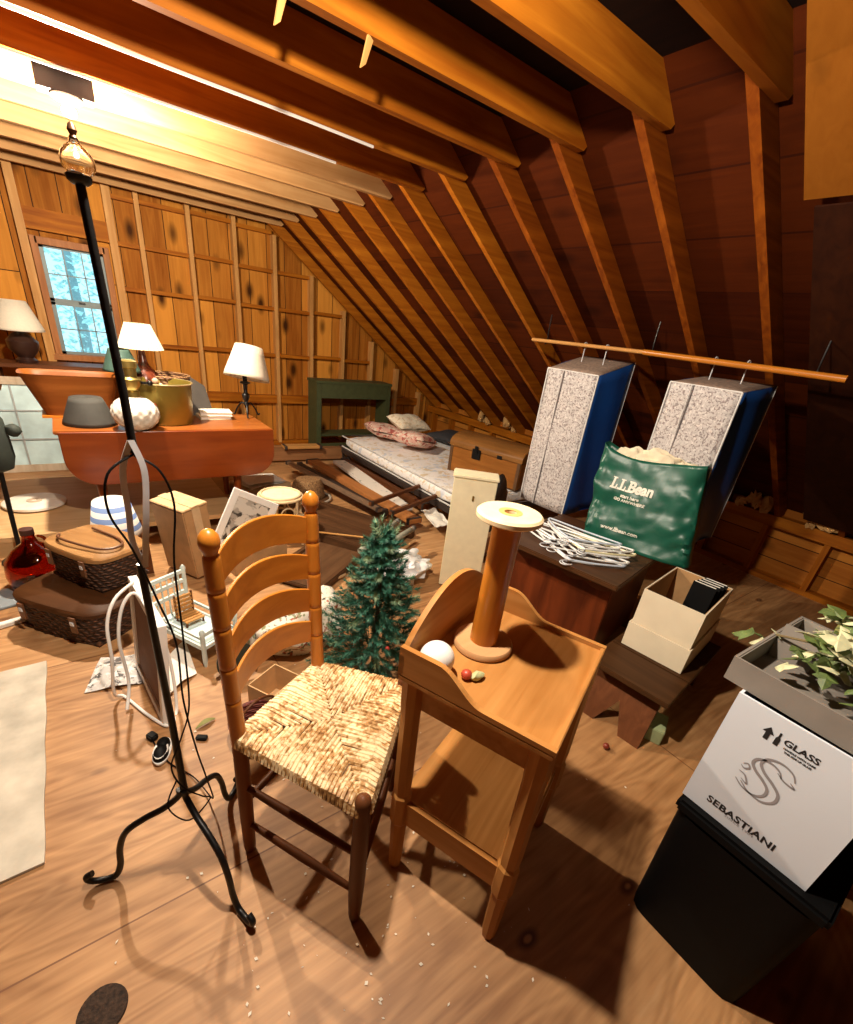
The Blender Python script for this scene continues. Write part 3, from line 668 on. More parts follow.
MB().tube([(0, 0, -.28), (0, 0, .1)], .008, 8).lathe([(.003, -.28), (.06, -.28), (.06, -.268), (.01, -.255)], (0, 0, 0), 20).make('stand', iron, o, smooth=True)
t = thing('iron_table_lamp', 'small black iron lamp with tilted white shade on the table right end', 'lamp', (.97, 3.66, ZT2))
for a in (0.3, 2.4, 4.5):
    MB().tube(smoothpts([(0, 0, .07), (.03 * math.cos(a), .03 * math.sin(a), .075), (.06 * math.cos(a), .06 * math.sin(a), .04), (.075 * math.cos(a), .075 * math.sin(a), .008), (.088 * math.cos(a), .088 * math.sin(a), .012)], 5), .005, 8).make('foot', iron, t, smooth=True)
MB().lathe([(.006, .05), (.016, .07), (.010, .085), (.02, .11), (.022, .125), (.010, .14), (.012, .18), (.017, .185), (.03, .19), (.03, .196), (.012, .2), (.014, .24), (.004, .25)], (0, 0, 0), 16).make('stem', iron, t, smooth=True)
shM = Tm((.012, -.0, .215), 0, math.radians(-9), math.radians(10))
t.scale = (1.26, 1.26, 1.26); t.location = (1.03, 3.67, ZT2)
sh = MB(shM).lathe([(.125, 0), (.122, .02), (.088, .13), (.075, .175)], (0, 0, 0), 36, cap=False).make('lamp_shade', shade_mat('white_shade', (.88, .80, .66)), t, smooth=True, sol=.002)
MB(shM).ball((0, 0, .05), .024, 3, (1, 1, 1.3)).make('bulb', plain('frosted_bulb', (.8, .76, .66), .3), t, smooth=True)
for k, (dz, dx, rz, lab) in enumerate(((.0, 0, .05, 'closed cream book at the bottom beside the iron lamp'), (.026, .015, -.1, 'closed white book on top of another beside the iron lamp'))):
    t = thing('book', lab, 'book', (.78 + dx, 3.62, ZT2 + dz), rz)
    MB().box((0, 0, .012), (.20, .15, .018)).make('pages', paper, t)
    m = MB(); m.box((0, 0, .0015), (.21, .16, .003)); m.box((0, 0, .0225), (.21, .16, .003)); m.box((-.104, 0, .012), (.004, .16, .022)); m.make('cover', plain('cover%d' % k, ((.62, .50, .32), (.78, .72, .6))[k], .7), t)
tag(MB(Tm((.70, 3.68, ZT2 + .003), .15, math.radians(-14))).prism([(-.10, 0), (.10, 0), (.07, .20), (-.02, .26), (-.08, .24)], Matrix.Rotation(PI / 2, 4, 'X'), .012).make('slate_board', plain('dark_slate', (.05, .042, .035), .6), bev=.002), 'dark slanted board leaning on the table behind the brass pot', 'board')
# wooden dough trough
t = thing('dough_trough', 'long orange wooden dough trough on the table rear left', 'trough', (.0, 3.70, ZT2))
prof = [(.155, .0), (.25, .19)]
m = MB()
def trough(u, v):
    a = 2 * PI * u; n = 5
    ca, sa = math.cos(a), math.sin(a); k = (abs(ca) ** n + abs(sa) ** n) ** (-1 / n)
    sc = [(.66, 0), (1.0, .235), (1.04, .25), (.94, .235), (.66, .02), (.05, .02)]
    x = v * 5; i = min(int(x + 1e-6), 4); f = x - i; s = sc[i][0] * (1 - f) + sc[i + 1][0] * f; z = sc[i][1] * (1 - f) + sc[i + 1][1] * f
    return (ca * k * .245 * s, sa * k * .13 * s, z)
m.grid(trough, 56, 5, True)
m.make('trough_body', wood('trough_wood_', (.18, .05, .009), (.28, .09, .018), 'x', rough=.4), t, smooth=True)
MB().box((0, 0, .006), (.37, .2, .012)).make('bottom_board', maple('x'), t)

# dark bench below the window with another lamp
t = thing('low_bench', 'long dark narrow bench under the window', 'bench', (.0, 5.25, 0))
MB().box((0, 0, .84), (1.1, .30, .03), bev=.004).make('bench_top', stain('x'), t)
for x in (-.48, .48):
    for y in (-.11, .11): MB().tube([(x, y, z) for z in (0, .1, .5, .83)], [.02, .024, .028, .028], 8).make('leg', stain('z'), t)
t = thing('table_lamp', 'white cone shade lamp with fat dark base left of the window', 'lamp', (-.27, 5.22, .856))
MB().lathe([(.165, .24), (.16, .26), (.085, .45)], (0, 0, 0), 32, cap=False).make('lamp_shade', shade_mat('white_shade', 0), t, smooth=True, sol=.003)
MB().lathe([(.003, 0), (.07, 0), (.075, .02), (.05, .04), (.10, .10), (.105, .16), (.06, .21), (.02, .23), (.012, .40), (.002, .40)], (0, 0, 0), 24).make('lamp_base', plain('dark_brown_ceramic', (.03, .012, .008), .35), t, smooth=True)
# leaning sash
t = thing('leaning_window_sash', 'old six pane window sash leaning on the wall below the bench', 'sash', (-.42, 5.02, 0))
lm = Tm((0, 0, 0), 0, math.radians(-8))
m = MB(lm)
for x in (-.26, .26): m.box((x, 0, .38), (.05, .03, .76))
for z in (.03, .73): m.box((0, 0, z), (.5, .03, .06))
m.make('sash_frame', wood('grey_wood_', (.42, .32, .22), (.56, .46, .34), 'z'), t)
m = MB(lm); m.box((0, 0, .38), (.012, .02, .66)); m.box((0, 0, .27), (.48, .02, .012)); m.box((0, 0, .5), (.48, .02, .012)); m.make('muntin', plain('muntin_grey', (.35, .38, .38), .6), t)
MB(lm).box((0, .004, .38), (.49, .004, .66)).make('pane', plain('daylit_glass', (.55, .72, .74), .08, var=.25, scale=5), t)  # window daylight on the panes is put into their colour

# dark shaded pole lamp at the left edge
t = thing('pole_lamp', 'slim dark pole lamp with black drooping shade at the left edge', 'lamp', (-.445, 3.20, 0))
MB().tube([(0.02, 0, 0), (.03, .02, .25), (.06, .03, .86)], .012, 10).make('pole', iron, t, smooth=True)
MB().lathe([(.003, 0), (.09, 0), (.09, .012), (.02, .03)], (.02, 0, 0), 20).make('foot', iron, t, smooth=True)
m = MB(Tm((.035, .0, .56), .2, 0, .12))
m.lathe([(.04, -.02), (.075, .0), (.085, .06), (.075, .14), (.055, .25), (.03, .29), (.002, .30)], (0, 0, 0), 20, cap=True)
m.ball((.085, -.02, .20), .035, 2, (1, 1, 1), .2); m.make('shade', plain('black_cloth', (.016, .022, .016), .75, var=.3), t, smooth=True)

# pine platform below the table, plate, wicker hampers
t = thing('pine_platform', 'low bare pine platform under the drop-leaf table', 'platform', (.03, 3.84, 0))
MB().box((0, 0, .11), (1.58, 1.14, .03)).make('deck', wood('bare_pine_', (.56, .34, .15), (.70, .46, .24), 'x'), t)
MB().box((-.53, -.55, .048), (.5, .025, .095)).make('front_board', wood('bare_pine_', 0, 0, 'x'), t)
for x in (-.72, 0, .72): MB().box((x, .1, .048), (.05, .6, .095)).make('bearer', wood('bare_pine_', 0, 0, 'x'), t)
t = thing('turntable', 'round white turntable lid on the pine platform at far left', 'lid', (-.35, 3.80, .126)); t.scale = (.85, .85, 1)
MB().lathe([(.003, 0), (.17, 0), (.20, .012), (.20, .026), (.185, .03), (.003, .03)], (0, 0, 0), 40).make('disc', plain('lid_white', (.80, .74, .64), .5), t, smooth=True)
MB().lathe([(.02, .03), (.05, .031), (.05, .034), (.02, .034)], (0, 0, 0), 24, closed=True, cap=False).make('hub', plain('lid_hub', (.55, .42, .3), .5), t)
for (x, y, lab) in ((.0, 3.15, 'dark wicker hamper end behind the striped lampshade'), (.84, 3.1, 'dark wicker hamper end behind the white picture frame')):
    t = thing('wicker_hamper', lab, 'basket', (x, y, 0))
    MB().box((0, 0, .07), (.26, .18, .14), bev=.015).make('hamper_body', wick, t); MB().box((0, 0, .152), (.275, .195, .02), bev=.006).make('hamper_lid', wick, t)
# amber jug
t = thing('glass_jug', 'round amber glass jug beside the wicker hampers', 'jug', (-.33, 2.86, 0))
amber = glassm('amber_glass', (.48, .085, .015), .05)
MB().lathe([(.003, 0), (.10, 0), (.125, .02), (.135, .09), (.125, .16), (.08, .22), (.035, .255), (.027, .29), (.03, .30), (.024, .305), (.021, .29), (.03, .25), (.075, .213), (.118, .155), (.127, .09), (.118, .025), (.095, .008), (.003, .008)], (0, 0, 0), 36).make('jug_body', amber, t, smooth=True)
MB().lathe([(.001, .30), (.027, .30), (.03, .305), (.03, .33), (.001, .335)], (0, 0, 0), 20).make('cap', plain('dark_cap', (.06, .02, .015), .5), t, smooth=True)
MB().tube(arc((.035, 0, .255), .03, -1.2, 1.6, 10, 'xz'), .008, 8).make('finger_ring', amber, t, smooth=True)
# two wicker hampers, one on the other
def hamper(name, label, loc, rz, sx, sy, h, lidmat):
    t = thing(name, label, 'basket', loc, rz)
    def body(u, v):
        a = 2 * PI * u; n = 4; ca, sa = math.cos(a), math.sin(a); k = (abs(ca) ** n + abs(sa) ** n) ** (-1 / n)
        s = .90 + .10 * v; b = .006 * math.sin(u * 2 * PI * 26) * math.sin(v * PI * 6)
        return (ca * k * (sx / 2 * s + b), sa * k * (sy / 2 * s + b), h * v)
    m = MB(); m.grid(body, 104, 14, True); m.make('basket_body', wick, t, smooth=True)
    MB().box((0, 0, .006), (sx * .85, sy * .85, .012)).make('base', wick, t)
    def lid(u, v):
        a = 2 * PI * u; n = 4; ca, sa = math.cos(a), math.sin(a); k = (abs(ca) ** n + abs(sa) ** n) ** (-1 / n)
        sc = [(.2, .012), (.97, .012), (1.03, .0), (1.03, .016), (.98, .026), (.4, .032), (.01, .033)]; x = v * 6; i = min(int(x + 1e-6), 5); f = x - i
        s = sc[i][0] * (1 - f) + sc[i + 1][0] * f; z = sc[i][1] * (1 - f) + sc[i + 1][1] * f
        return (ca * k * sx / 2 * s, sa * k * sy / 2 * s, h + .0 + z)
    MB().grid(lid, 64, 6, True).make('lid', lidmat, t, smooth=True)
    for x in (-.28, .28):
        st = MB().box((x * sx, -sy * .52, h * .78), (.03, .008, h * .5)).make('strap', leath, t)
        MB().box((x * sx, -sy * .53, h * .84), (.022, .008, .022), bev=.003).make('buckle', steel, st)
    return t
hamper('wicker_picnic_basket', 'larger dark wicker picnic basket on the floor under another basket', (-.14, 2.40, 0), math.radians(-50),   .50, .36, .16, wood('lid_brown_', (.045, .016, .005), (.08, .03, .010), 'x'))
t = hamper('wicker_picnic_basket', 'smaller wicker picnic basket with tan lid, top of the pair', (-.05, 2.50, .195), math.radians(-58), .40, .29, .155, wood('lid_tan_', (.27, .13, .045), (.38, .2, .075), 'x'))
MB().tube(smoothpts([(-.16, -.06, .19), (-.1, -.10, .205), (.0, -.1, .205), (.14, -.07, .20), (.17, 0, .198), (.10, .05, .196), (-.1, .06, .198)], 6), .006, 8).make('strap_handle', leath, t, smooth=True)
# white rod and grey lid at the left edge
tag(MB().box((-.44, 2.50, .012), (.30, .03, .022), rz=.25, bev=.003).make('white_rod', white), 'white painted rod lying on the floor at the left edge', 'rod')
tag(MB().box((-.52, 2.75, .006), (.22, .2, .012), rz=.25, bev=.003).make('slate_tile', plain('slate', (.22, .25, .27), .6)), 'grey flat tile on the floor beside the amber jug', 'tile')
# striped lampshade
def stripes():
    m, N, L, b = _new('blue_white_stripes')
    t = N.new('ShaderNodeTexCoord'); s = N.new('ShaderNodeSeparateXYZ'); L.new(t.outputs['Object'], s.inputs[0])
    a = N.new('ShaderNodeMath'); a.operation = 'MULTIPLY'; a.inputs[1].default_value = 17.0; L.new(s.outputs[2], a.inputs[0])
    f = N.new('ShaderNodeMath'); f.operation = 'FRACT'; L.new(a.outputs[0], f.inputs[0])
    g = N.new('ShaderNodeMath'); g.operation = 'GREATER_THAN'; g.inputs[1].default_value = .52; L.new(f.outputs[0], g.inputs[0])
    L.new(mixc(N, L, g.outputs[0], (.80, .76, .70), (.17, .26, .50)), b.inputs['Base Color']); b.inputs['Roughness'].default_value = .8
    return m
o = MB().lathe([(.125, 0), (.122, .02), (.085, .19)], (0, 0, 0), 32, cap=False).lathe([(.003, .19), (.085, .19)], (0, 0, 0), 32, cap=False).make('striped_lampshade', stripes(), smooth=True, sol=.003)
o.location = (.05, 2.86, .252); tag(o, 'white lampshade with blue stripes behind the wicker picnic baskets', 'lampshade')
t = thing('wooden_crate', 'brown wooden crate hidden below the striped lampshade', 'crate', (.05, 2.90, 0))
m = MB()
for sx in (-1, 1): m.box((sx * .13, 0, .125), (.015, .24, .25))
for sy in (-1, 1): m.box((0, sy * .115, .125), (.26, .015, .25))
m.box((0, 0, .243), (.26, .24, .014)); m.make('crate_body', stain('x'), t)
# brown parcel
t = thing('brown_parcel', 'tall brown cardboard parcel with taped paper top', 'box', (.40, 2.74, 0), math.radians(28))
pm = Tm((0, 0, 0), 0, 0, math.radians(-6))
MB(pm).box((.0, 0, .235), (.16, .26, .43), bev=.006).make('carton', card, t)
MB(pm).box((.0, 0, .455), (.165, .265, .012), bev=.003).make('paper_top', plain('wrap_paper', (.62, .40, .20), .7, bmp=.5), t)
MB(pm).box((.0, -.133, .24), (.05, .004, .42)).box((0, 0, .463), (.05, .27, .003)).make('tape', plain('tape_tan', (.60, .42, .24), .35), t)
# white framed picture
t = thing('picture_frame', 'white framed picture propped aslant behind the ladder-back chair', 'picture', (.66, 2.70, .155))
A = Vector((-.15, .07, -0.01)); U = Vector((.17, .03, .33)).normalized(); V_ = Vector((.8, -.12, -.42)); V_ = (V_ - U * V_.dot(U)).normalized(); Nn = U.cross(V_)
FMx = Matrix(((V_.x, U.x, Nn.x, A.x), (V_.y, U.y, Nn.y, A.y), (V_.z, U.z, Nn.z, A.z), (0, 0, 0, 1)))
fw_, fh_ = .29, .38
m = MB(FMx)
for x in (.021, fw_ - .021): m.box((x, fh_ / 2, 0), (.042, fh_, .022))
for y in (.021, fh_ - .021): m.box((fw_ / 2, y, 0), (fw_ - .084, .042, .022))
m.make('frame', white, t, bev=.003)
MB(FMx).box((fw_ / 2, fh_ / 2, 0), (fw_ - .06, fh_ - .06, .006)).make('print', spots('grey_print', (.36, .33, .29), [(.05, .04, .033), (.60, .56, .50)], 12, .36), t)
MB(FMx).box((fw_ / 2, fh_ / 2, .013), (fw_ - .03, fh_ - .03, .004)).make('backing', card, t)
t = thing('storage_carton', 'low brown carton under the propped white picture', 'box', (.74, 2.72, 0), .2)
MB().box((0, 0, .07), (.36, .26, .14), bev=.004).make('carton', card, t); MB().box((0, 0, .1445), (.365, .05, .003)).make('tape', plain('tape_tan', 0), t)
# white frame standing on edge, white cord, newspaper
t = thing('standing_frame', 'white edged canvas frame standing on edge behind the iron lamp', 'frame', (.035, 1.72, 0), math.radians(6))
sm = Tm((0, 0, 0), 0, 0, math.radians(5))
m = MB(sm)
for y in (-.19, .19): m.box((0, y, .225), (.032, .035, .45))
for z in (.017, .433): m.box((0, 0, z), (.032, .345, .034))
m.make('frame', white, t, bev=.003)
MB(sm).box((-.004, 0, .225), (.006, .35, .39)).make('backing_board', plain('brown_backing', (.16, .07, .03), .8), t)
tag(MB().tube(smoothpts([(.05, 1.86, .455), (-.02, 1.78, .44), (-.06, 1.74, .36), (-.07, 1.72, .22), (-.09, 1.73, .05), (-.06, 1.74, .01), (.0, 1.60, .008), (.06, 1.50, .008), (.10, 1.58, .008), (.11, 1.64, .2), (.09, 1.66, .36), (.05, 1.75, .462), (.0, 1.74, .43), (-.035, 1.72, .3), (-.035, 1.72, .1), (-.06, 1.66, .01)], 7), .006, 8).make('extension_cable', white, smooth=True), 'white electric cord looped over the standing canvas frame', 'cord')
news = spots('newsprint', (.50, .47, .45), [(.10, .09, .09), (.72, .70, .68)], 26, .44)
tag(MB().grid(lambda u, v: (-.19 + .22 * u + .07 * v, 1.84 - .05 * u + .20 * v, .004 + .012 * math.sin(u * 3 + v * 2) ** 2), 10, 8).make('newspaper', news, sol=.002), 'printed newspaper sheets on the floor by the standing frame', 'newspaper')
tag(MB().grid(lambda u, v: (.07 + .14 * u, 1.66 + .10 * u + .24 * v, .005 + .02 * math.sin(u * 3 + v * 2) ** 2), 10, 8).make('newspaper', paper, sol=.002), 'crumpled white paper right of the standing frame', 'paper')
# doll bed and toy chair
aqua = plain('aqua_paint', (.62, .70, .66), .55)
t = thing('doll_bed', 'small pale aqua spindle doll bed behind the iron lamp', 'toy', (.26, 1.98, 0), math.radians(28))
for x, y, h in ((-.09, -.16, .20), (.09, -.16, .20), (-.09, .16, .34), (.09, .16, .34)):
    MB().tube([(x, y, z) for z in (0, .03, h - .03, h - .015, h)], [.008, .011, .010, .013, .004], 10).make('bed_post', aqua, t, smooth=True)
m = MB()
for x in (-.09, .09): m.box((x, 0, .10), (.012, .31, .02)); m.box((x, 0, .15), (.01, .31, .012))
for y, z in ((-.16, .10), (-.16, .17), (.16, .10), (.16, .20), (.16, .26), (.16, .31)): m.box((0, y, z), (.17, .012, .018))
m.make('rail', aqua, t)
for k in range(5): MB().tube([(-.06 + .03 * k, .16, .11), (-.06 + .03 * k, .16, .31)], .004, 6).make('spindle', aqua, t)
MB().box((0, 0, .105), (.165, .3, .012)).make('bed_base', plain('aqua_cloth', (.56, .70, .70), .8), t)
t = thing('toy_log_chair', 'tiny brown slatted toy chair sitting in the doll bed', 'toy', (.245, 2.03, .112), math.radians(20))
m = MB()
for k in range(5): m.box((0, .03, .03 + .022 * k), (.09, .008, .014))
m.make('slat_back', pale('x'), t)
m = MB()
for k in range(4): m.box((0, .01 - .02 * k, .028), (.09, .014, .008))
m.make('slat_seat', pale('x'), t)
for x in (-.04, .04):
    for y, h in ((.03, .135), (-.05, .03)): MB().tube([(x, y, 0), (x, y, h)], .005, 6).make('leg', stain('z'), t)
# small black and white shoe, leaf, clip on the floor
t = thing('child_shoe', 'small black shoe with white trim at the iron lamp foot', 'shoe', (.02, 1.385, 0), math.radians(-20))
MB().lathe([(.003, 0), (.9, 0), (1, .012), (.98, .016), (.003, .016)], (0, 0, 0), 24, sx=.030, sy=.062).make('sole', white, t, smooth=True)
MB().ball((0, -.018, .02), .03, 3, (.85, 1.25, .75)).ball((0, .022, .02), .027, 3, (.85, 1.1, .9)).make('upper', blackp, t, smooth=True)
MB().tube([(.02 * math.cos(a), -.012 + .036 * math.sin(a), .030) for a in [2 * PI * k / 20 for k in range(20)]], .0035, 6, closed=True).make('trim', white, t)
tag(MB().grid(lambda u, v: (.14 + .075 * u, 1.44 + .02 * u + .024 * (v - .5) * math.sin(PI * (.05 + .9 * u)), .006 + .012 * math.sin(PI * u)), 8, 2).make('dry_leaf', plain('leaf_olive', (.20, .19, .05), .7), sol=.001), 'curled olive green leaf on the floor beside the chair post', 'leaf')
tag(MB().box((.15, 1.385, .008), (.04, .022, .014), rz=-.6, bev=.003).make('black_clip', blackp), 'small black clip on the floor beside the chair post', 'clip')

# ------------------------------------------------------------------ behind the chair: bags, small boxes, tree
floral = spots('floral_cloth', (.74, .68, .58), [(.05, .05, .04), (.34, .08, .04), (.24, .26, .12)], 22, .46)
o = MB().ball((0, 0, 0), .2, 4, (1.25, .8, .72), .35, 6).make('floral_cushion', floral, smooth=True); o.location = (.69, 1.78, .135); tag(o, 'white cushion with dark floral print behind the ladder-back chair', 'cushion')
t = thing('small_carton', 'small brown cardboard box behind the chair back', 'box', (.44, 1.42, 0), .5)
m = MB()
for sx in (-1, 1): m.box((sx * .075, 0, .07), (.005, .13, .14))
for sy in (-1, 1): m.box((0, sy * .0625, .07), (.15, .005, .14))
m.box((0, 0, .004), (.15, .13, .008)); m.make('carton', plain('pale_card', (.55, .34, .16), .8), t)
MB(Tm((0, -.065, .14), 0, math.radians(-40))).box((0, -.04, 0), (.15, .08, .004)).make('flap', plain('pale_card', 0), t)
t = thing('red_basket', 'red and tan woven basket on the floor behind the chair seat', 'basket', (.33, 1.28, 0), .4)
MB().lathe([(.003, 0), (.085, 0), (.10, .10), (.104, .108), (.092, .108), (.08, .01), (.003, .008)], (0, 0, 0), 28).make('basket_body', weave('red_weave', (.10, .012, .008), (.36, .09, .05), 100), t, smooth=True)
MB().tube(arc((0, 0, .1), .098, 0, PI, 16, 'xz'), .005, 8).make('handle', stain('x'), t, smooth=True)
o = MB().lathe([(.003, 0), (.06, 0), (.085, .05), (.08, .10), (.05, .125), (.055, .135), (.045, .13), (.06, .1), (.003, .02)], (0, 0, 0), 28).make('dark_crock', plain('dark_glaze', (.045, .03, .024), .3), smooth=True); o.location = (.475, 1.24, 0); tag(o, 'dark glazed crock between the red basket and small carton', 'crock')
o = MB().lathe([(.003, 0), (.085, 0), (.085, .008), (.003, .01)], (0, 0, 0), 28, Matrix.Rotation(math.radians(70), 4, 'X')).make('black_disc', plain('disc_black', (.02, .025, .018), .4), smooth=True); o.location = (.36, 1.66, .09); tag(o, 'round black disc seen through the chair slats', 'disc')
# artificial tree
t = thing('artificial_pine_tree', 'small artificial Christmas tree with wintry needles behind the washstand', 'tree', (.875, 1.37, 0)); t.scale = (.94, .94, 1.0)
MB().tube([(0, 0, 0), (0, 0, .7)], [.014, .006], 8).make('trunk', plain('tree_wire', (.05, .045, .03), .8), t)
MB().lathe([(.003, 0), (.10, 0), (.10, .015), (.02, .04)], (0, 0, 0), 20).make('stand', plain('tree_stand', (.05, .07, .05), .7), t)
ndl = plain('pine_needle', (.035, .15, .095), .6, var=.55, scale=45)
nd2 = plain('frosted_needle', (.20, .30, .17), .6, var=.4, scale=45)
r = random.Random(12); m = MB(); m2 = MB()
def tuft(mm, p, d, ln, nn):
    d = d.normalized(); s1 = d.orthogonal().normalized(); s2 = d.cross(s1)
    for k in range(nn):
        f = r.random(); a = r.uniform(0, 6.28); n_ = (s1 * math.cos(a) + s2 * math.sin(a)); q = p + d * ln * f
        l = r.uniform(.018, .030); tip = q + (n_ * .75 + d * .7).normalized() * l; w_ = d.cross(n_).normalized() * .0022
        mm.face([mm.v(q - w_), mm.v(q + w_), mm.v(tip)])
for k in range(300):
    h = .06 + .68 * (k / 300) ** 1.1; R_ = .25 * (1 - (h - .05) / .75) + .015; a = k * 2.39996 + r.uniform(-.2, .2)
    d = Vector((math.cos(a), math.sin(a), r.uniform(-.05, .45))); base = Vector((0, 0, h)) + d * R_ * .25
    tuft(m, base, d, R_ * .8, 95)
    if k % 3 == 0: tuft(m, base + d * R_ * .5, d + Vector((r.uniform(-.8, .8), r.uniform(-.8, .8), .2)), R_ * .4 + .03, 60)
    if k % 6 == 0: tuft(m2, base + d * R_ * .55, d, R_ * .35 + .02, 90)
for a in (-.5, .1, .5, 1.1, -1.0): tuft(m2, Vector((0, 0, .68)), Vector((math.sin(a) * .7, math.cos(a * 3) * .3, 1)), .12, 90)
m.make('green_branches', ndl, t); m2.make('pale_branches', nd2, t)
for k in range(2):
    a = k * 2.1 + 2.4; MB().ball((.17 * math.cos(a) * (1 - k * .07), .17 * math.sin(a) * (1 - k * .07), .22 + .07 * k), .011, 2).make('berry', plain('berry_red', (.45, .03, .02), .35), t, smooth=True)
# driftwood sticks, plastic bag, rolled posters
for k, (a, b_, rr, lab) in enumerate((((.86, 2.05, .03), (1.28, 2.16, .03), .022, 'pale driftwood stick lying beyond the artificial tree, the longest'), ((.74, 1.92, .02), (1.02, 1.96, .05), .016, 'short bleached stick nearest the artificial tree'), ((.9, 2.16, .02), (1.2, 2.3, .02), .014, 'thin grey stick farthest behind the artificial tree'))):
    A, B = Vector(a), Vector(b_); pts = [A.lerp(B, t_ / 8) + Vector((0, .012 * math.sin(t_ * 1.3 + k), .006 * math.cos(t_ * 2))) for t_ in range(9)]
    tag(MB().tube(pts, [rr * (.7 + .3 * math.sin(t_ + k)) for t_ in range(9)], 8).make('driftwood_stick', wood('driftwood_', (.45, .29, .14), (.6, .43, .25), 'x'), smooth=True), lab, 'stick')
o = MB().ball((0, 0, 0), .16, 4, (1.15, .85, .62), .55, 9).make('plastic_bag', plain('white_plastic', (.74, .74, .74), .3, var=.05, bmp=.5, scale=14), smooth=True); o.location = (1.50, 2.12, .09); tag(o, 'crumpled white plastic bag left of the cream pedestal', 'bag')
for k, (a, b_, lab) in enumerate((((1.30, 2.20, .17), (1.80, 2.42, .20), 'rolled grey green poster lying over the plastic bag, front one'), ((1.30, 2.30, .16), (1.78, 2.60, .19), 'rolled grey green poster lying behind the other roll'))):
    A, B = Vector(a), Vector(b_)
    t = thing('poster_roll', lab, 'roll', A); d = B - A
    MB().tube([(0, 0, 0), d * .5, d], [.018, .019, .018], 14, cap=False).make('roll', plain('poster_paper', (.36, .36, .28), .7), t, smooth=True, sol=.003)
    MB().tube([d * .93, d * .96], .0205, 14).make('rubber_band', plain('band_grey', (.25, .22, .2), .7), t, smooth=True)

# ------------------------------------------------------------------ bed, frames and headboards at the back
t = thing('low_bed', 'low dark metal bed frame carrying the floral mattress', 'bed', (3.1, 3.7, 0))
bm_ = plain('dark_bed_metal', (.05, .035, .03), .5, .4)
m = MB()
for x in (-.70, .70): m.box((x, 0, .14), (.04, 2.15, .05))
for y in (-1.05, 0, 1.05): m.box((0, y, .135), (1.36, .04, .03))
m.make('frame_rails', bm_, t)
for x in (-.66, .66):
    for y in (-1.0, 1.0): MB().tube([(x, y, 0), (x, y, .13)], .02, 10).make('leg', bm_, t)
matf = spots('mattress_floral', (.84, .82, .80), [(.58, .62, .70), (.66, .54, .38), (.74, .68, .58)], 10, .47)
def softbox(name, mat, parent, c, d, n=4.0, bul=.0, seg=48, rows=10, nz=0.0):
    m = MB()
    def f(u, v):
        a = 2 * PI * u; b = PI * (v - .5); ca, sa = math.cos(a), math.sin(a)
        k = (abs(ca) ** n + abs(sa) ** n) ** (-1 / n); cb, sb = math.cos(b), math.sin(b); kk = (abs(cb) ** 5 + abs(sb) ** 5) ** (-1 / 5)
        q = Vector((ca * k * cb * kk * d[0] / 2, sa * k * cb * kk * d[1] / 2, sb * kk * d[2] / 2))
        w = nz * noise.noise(q * 5.0 + Vector(c)); return Vector(c) + q + Vector((0, 0, w))
    m.grid(f, seg, rows * 2, True)
    return m.make(name, mat, parent, smooth=True)
mt = thing('mattress', 'thin mattress with pale floral ticking on the low bed frame', 'mattress', (3.1, 3.72, .165))
softbox('mattress_body', matf, mt, (0, 0, .07), (1.42, 2.2, .14), 12, nz=.0)
for z in (.012, .128): 
    pts = [(.695, 1.085), (-.695, 1.085), (-.695, -1.085), (.695, -1.085)]
    MB().tube([(x, y, z) for x, y in pts], .008, 8, closed=True).make('piping', plain('piping_grey', (.6, .58, .56), .7), mt, smooth=True)
pink = spots('pink_floral', (.72, .42, .34), [(.42, .10, .08), (.75, .62, .5)], 20, .42)
def cushion(name, lab, cat, loc, rz, w, h, th, mat, ry=0.0, rx=0.0):
    m = MB()
    def f(u, v):
        x, y = u * 2 - 1, v * 2 - 1; e = (1 - abs(x) ** 3.0) * (1 - abs(y) ** 3.0); k = 1 - .06 * (1 - abs(x)) * 0
        px, py = x * w / 2 * (1 - .07 * (1 - y * y)), y * h / 2 * (1 - .07 * (1 - x * x)); return (px, py, th * .5 * max(e, 0) ** .5 + .012 * noise.noise(Vector((px * 9, py * 9, loc[0]))))
    m.grid(f, 20, 20); m.grid(lambda u, v: (lambda q: (q[0], q[1], -max(q[2], 0)))(f(u, v)), 20, 20)
    bmesh.ops.remove_doubles(m.b, verts=m.b.verts[:], dist=.002)
    o = m.make(name, mat, None, smooth=True); o.location = loc; o.rotation_euler = (rx, ry, rz); return tag(o, lab, cat)
cushion('pink_cushion', 'pink patterned cushion nearest the front edge of the mattress', 'cushion', (2.86, 4.02, .43), .5, .44, .40, .15, pink, .2)
cushion('pink_cushion', 'pink patterned cushion lying behind the other pink one', 'cushion', (2.80, 4.52, .41), -.2, .42, .40, .14, pink, .15)
cushion('lace_pillow', 'white lace edged pillow behind the two pink cushions', 'pillow', (3.10, 4.50, .50), .15, .48, .30, .15, spots('lace_white', (.80, .72, .56), [(.62, .5, .34)], 30, .44), .05, .3)
cushion('dark_pillow', 'charcoal pillow on the mattress in front of the knee wall', 'pillow', (3.58, 4.28, .375), .2, .5, .42, .13, plain('charcoal_cotton', (.03, .03, .035), .85))
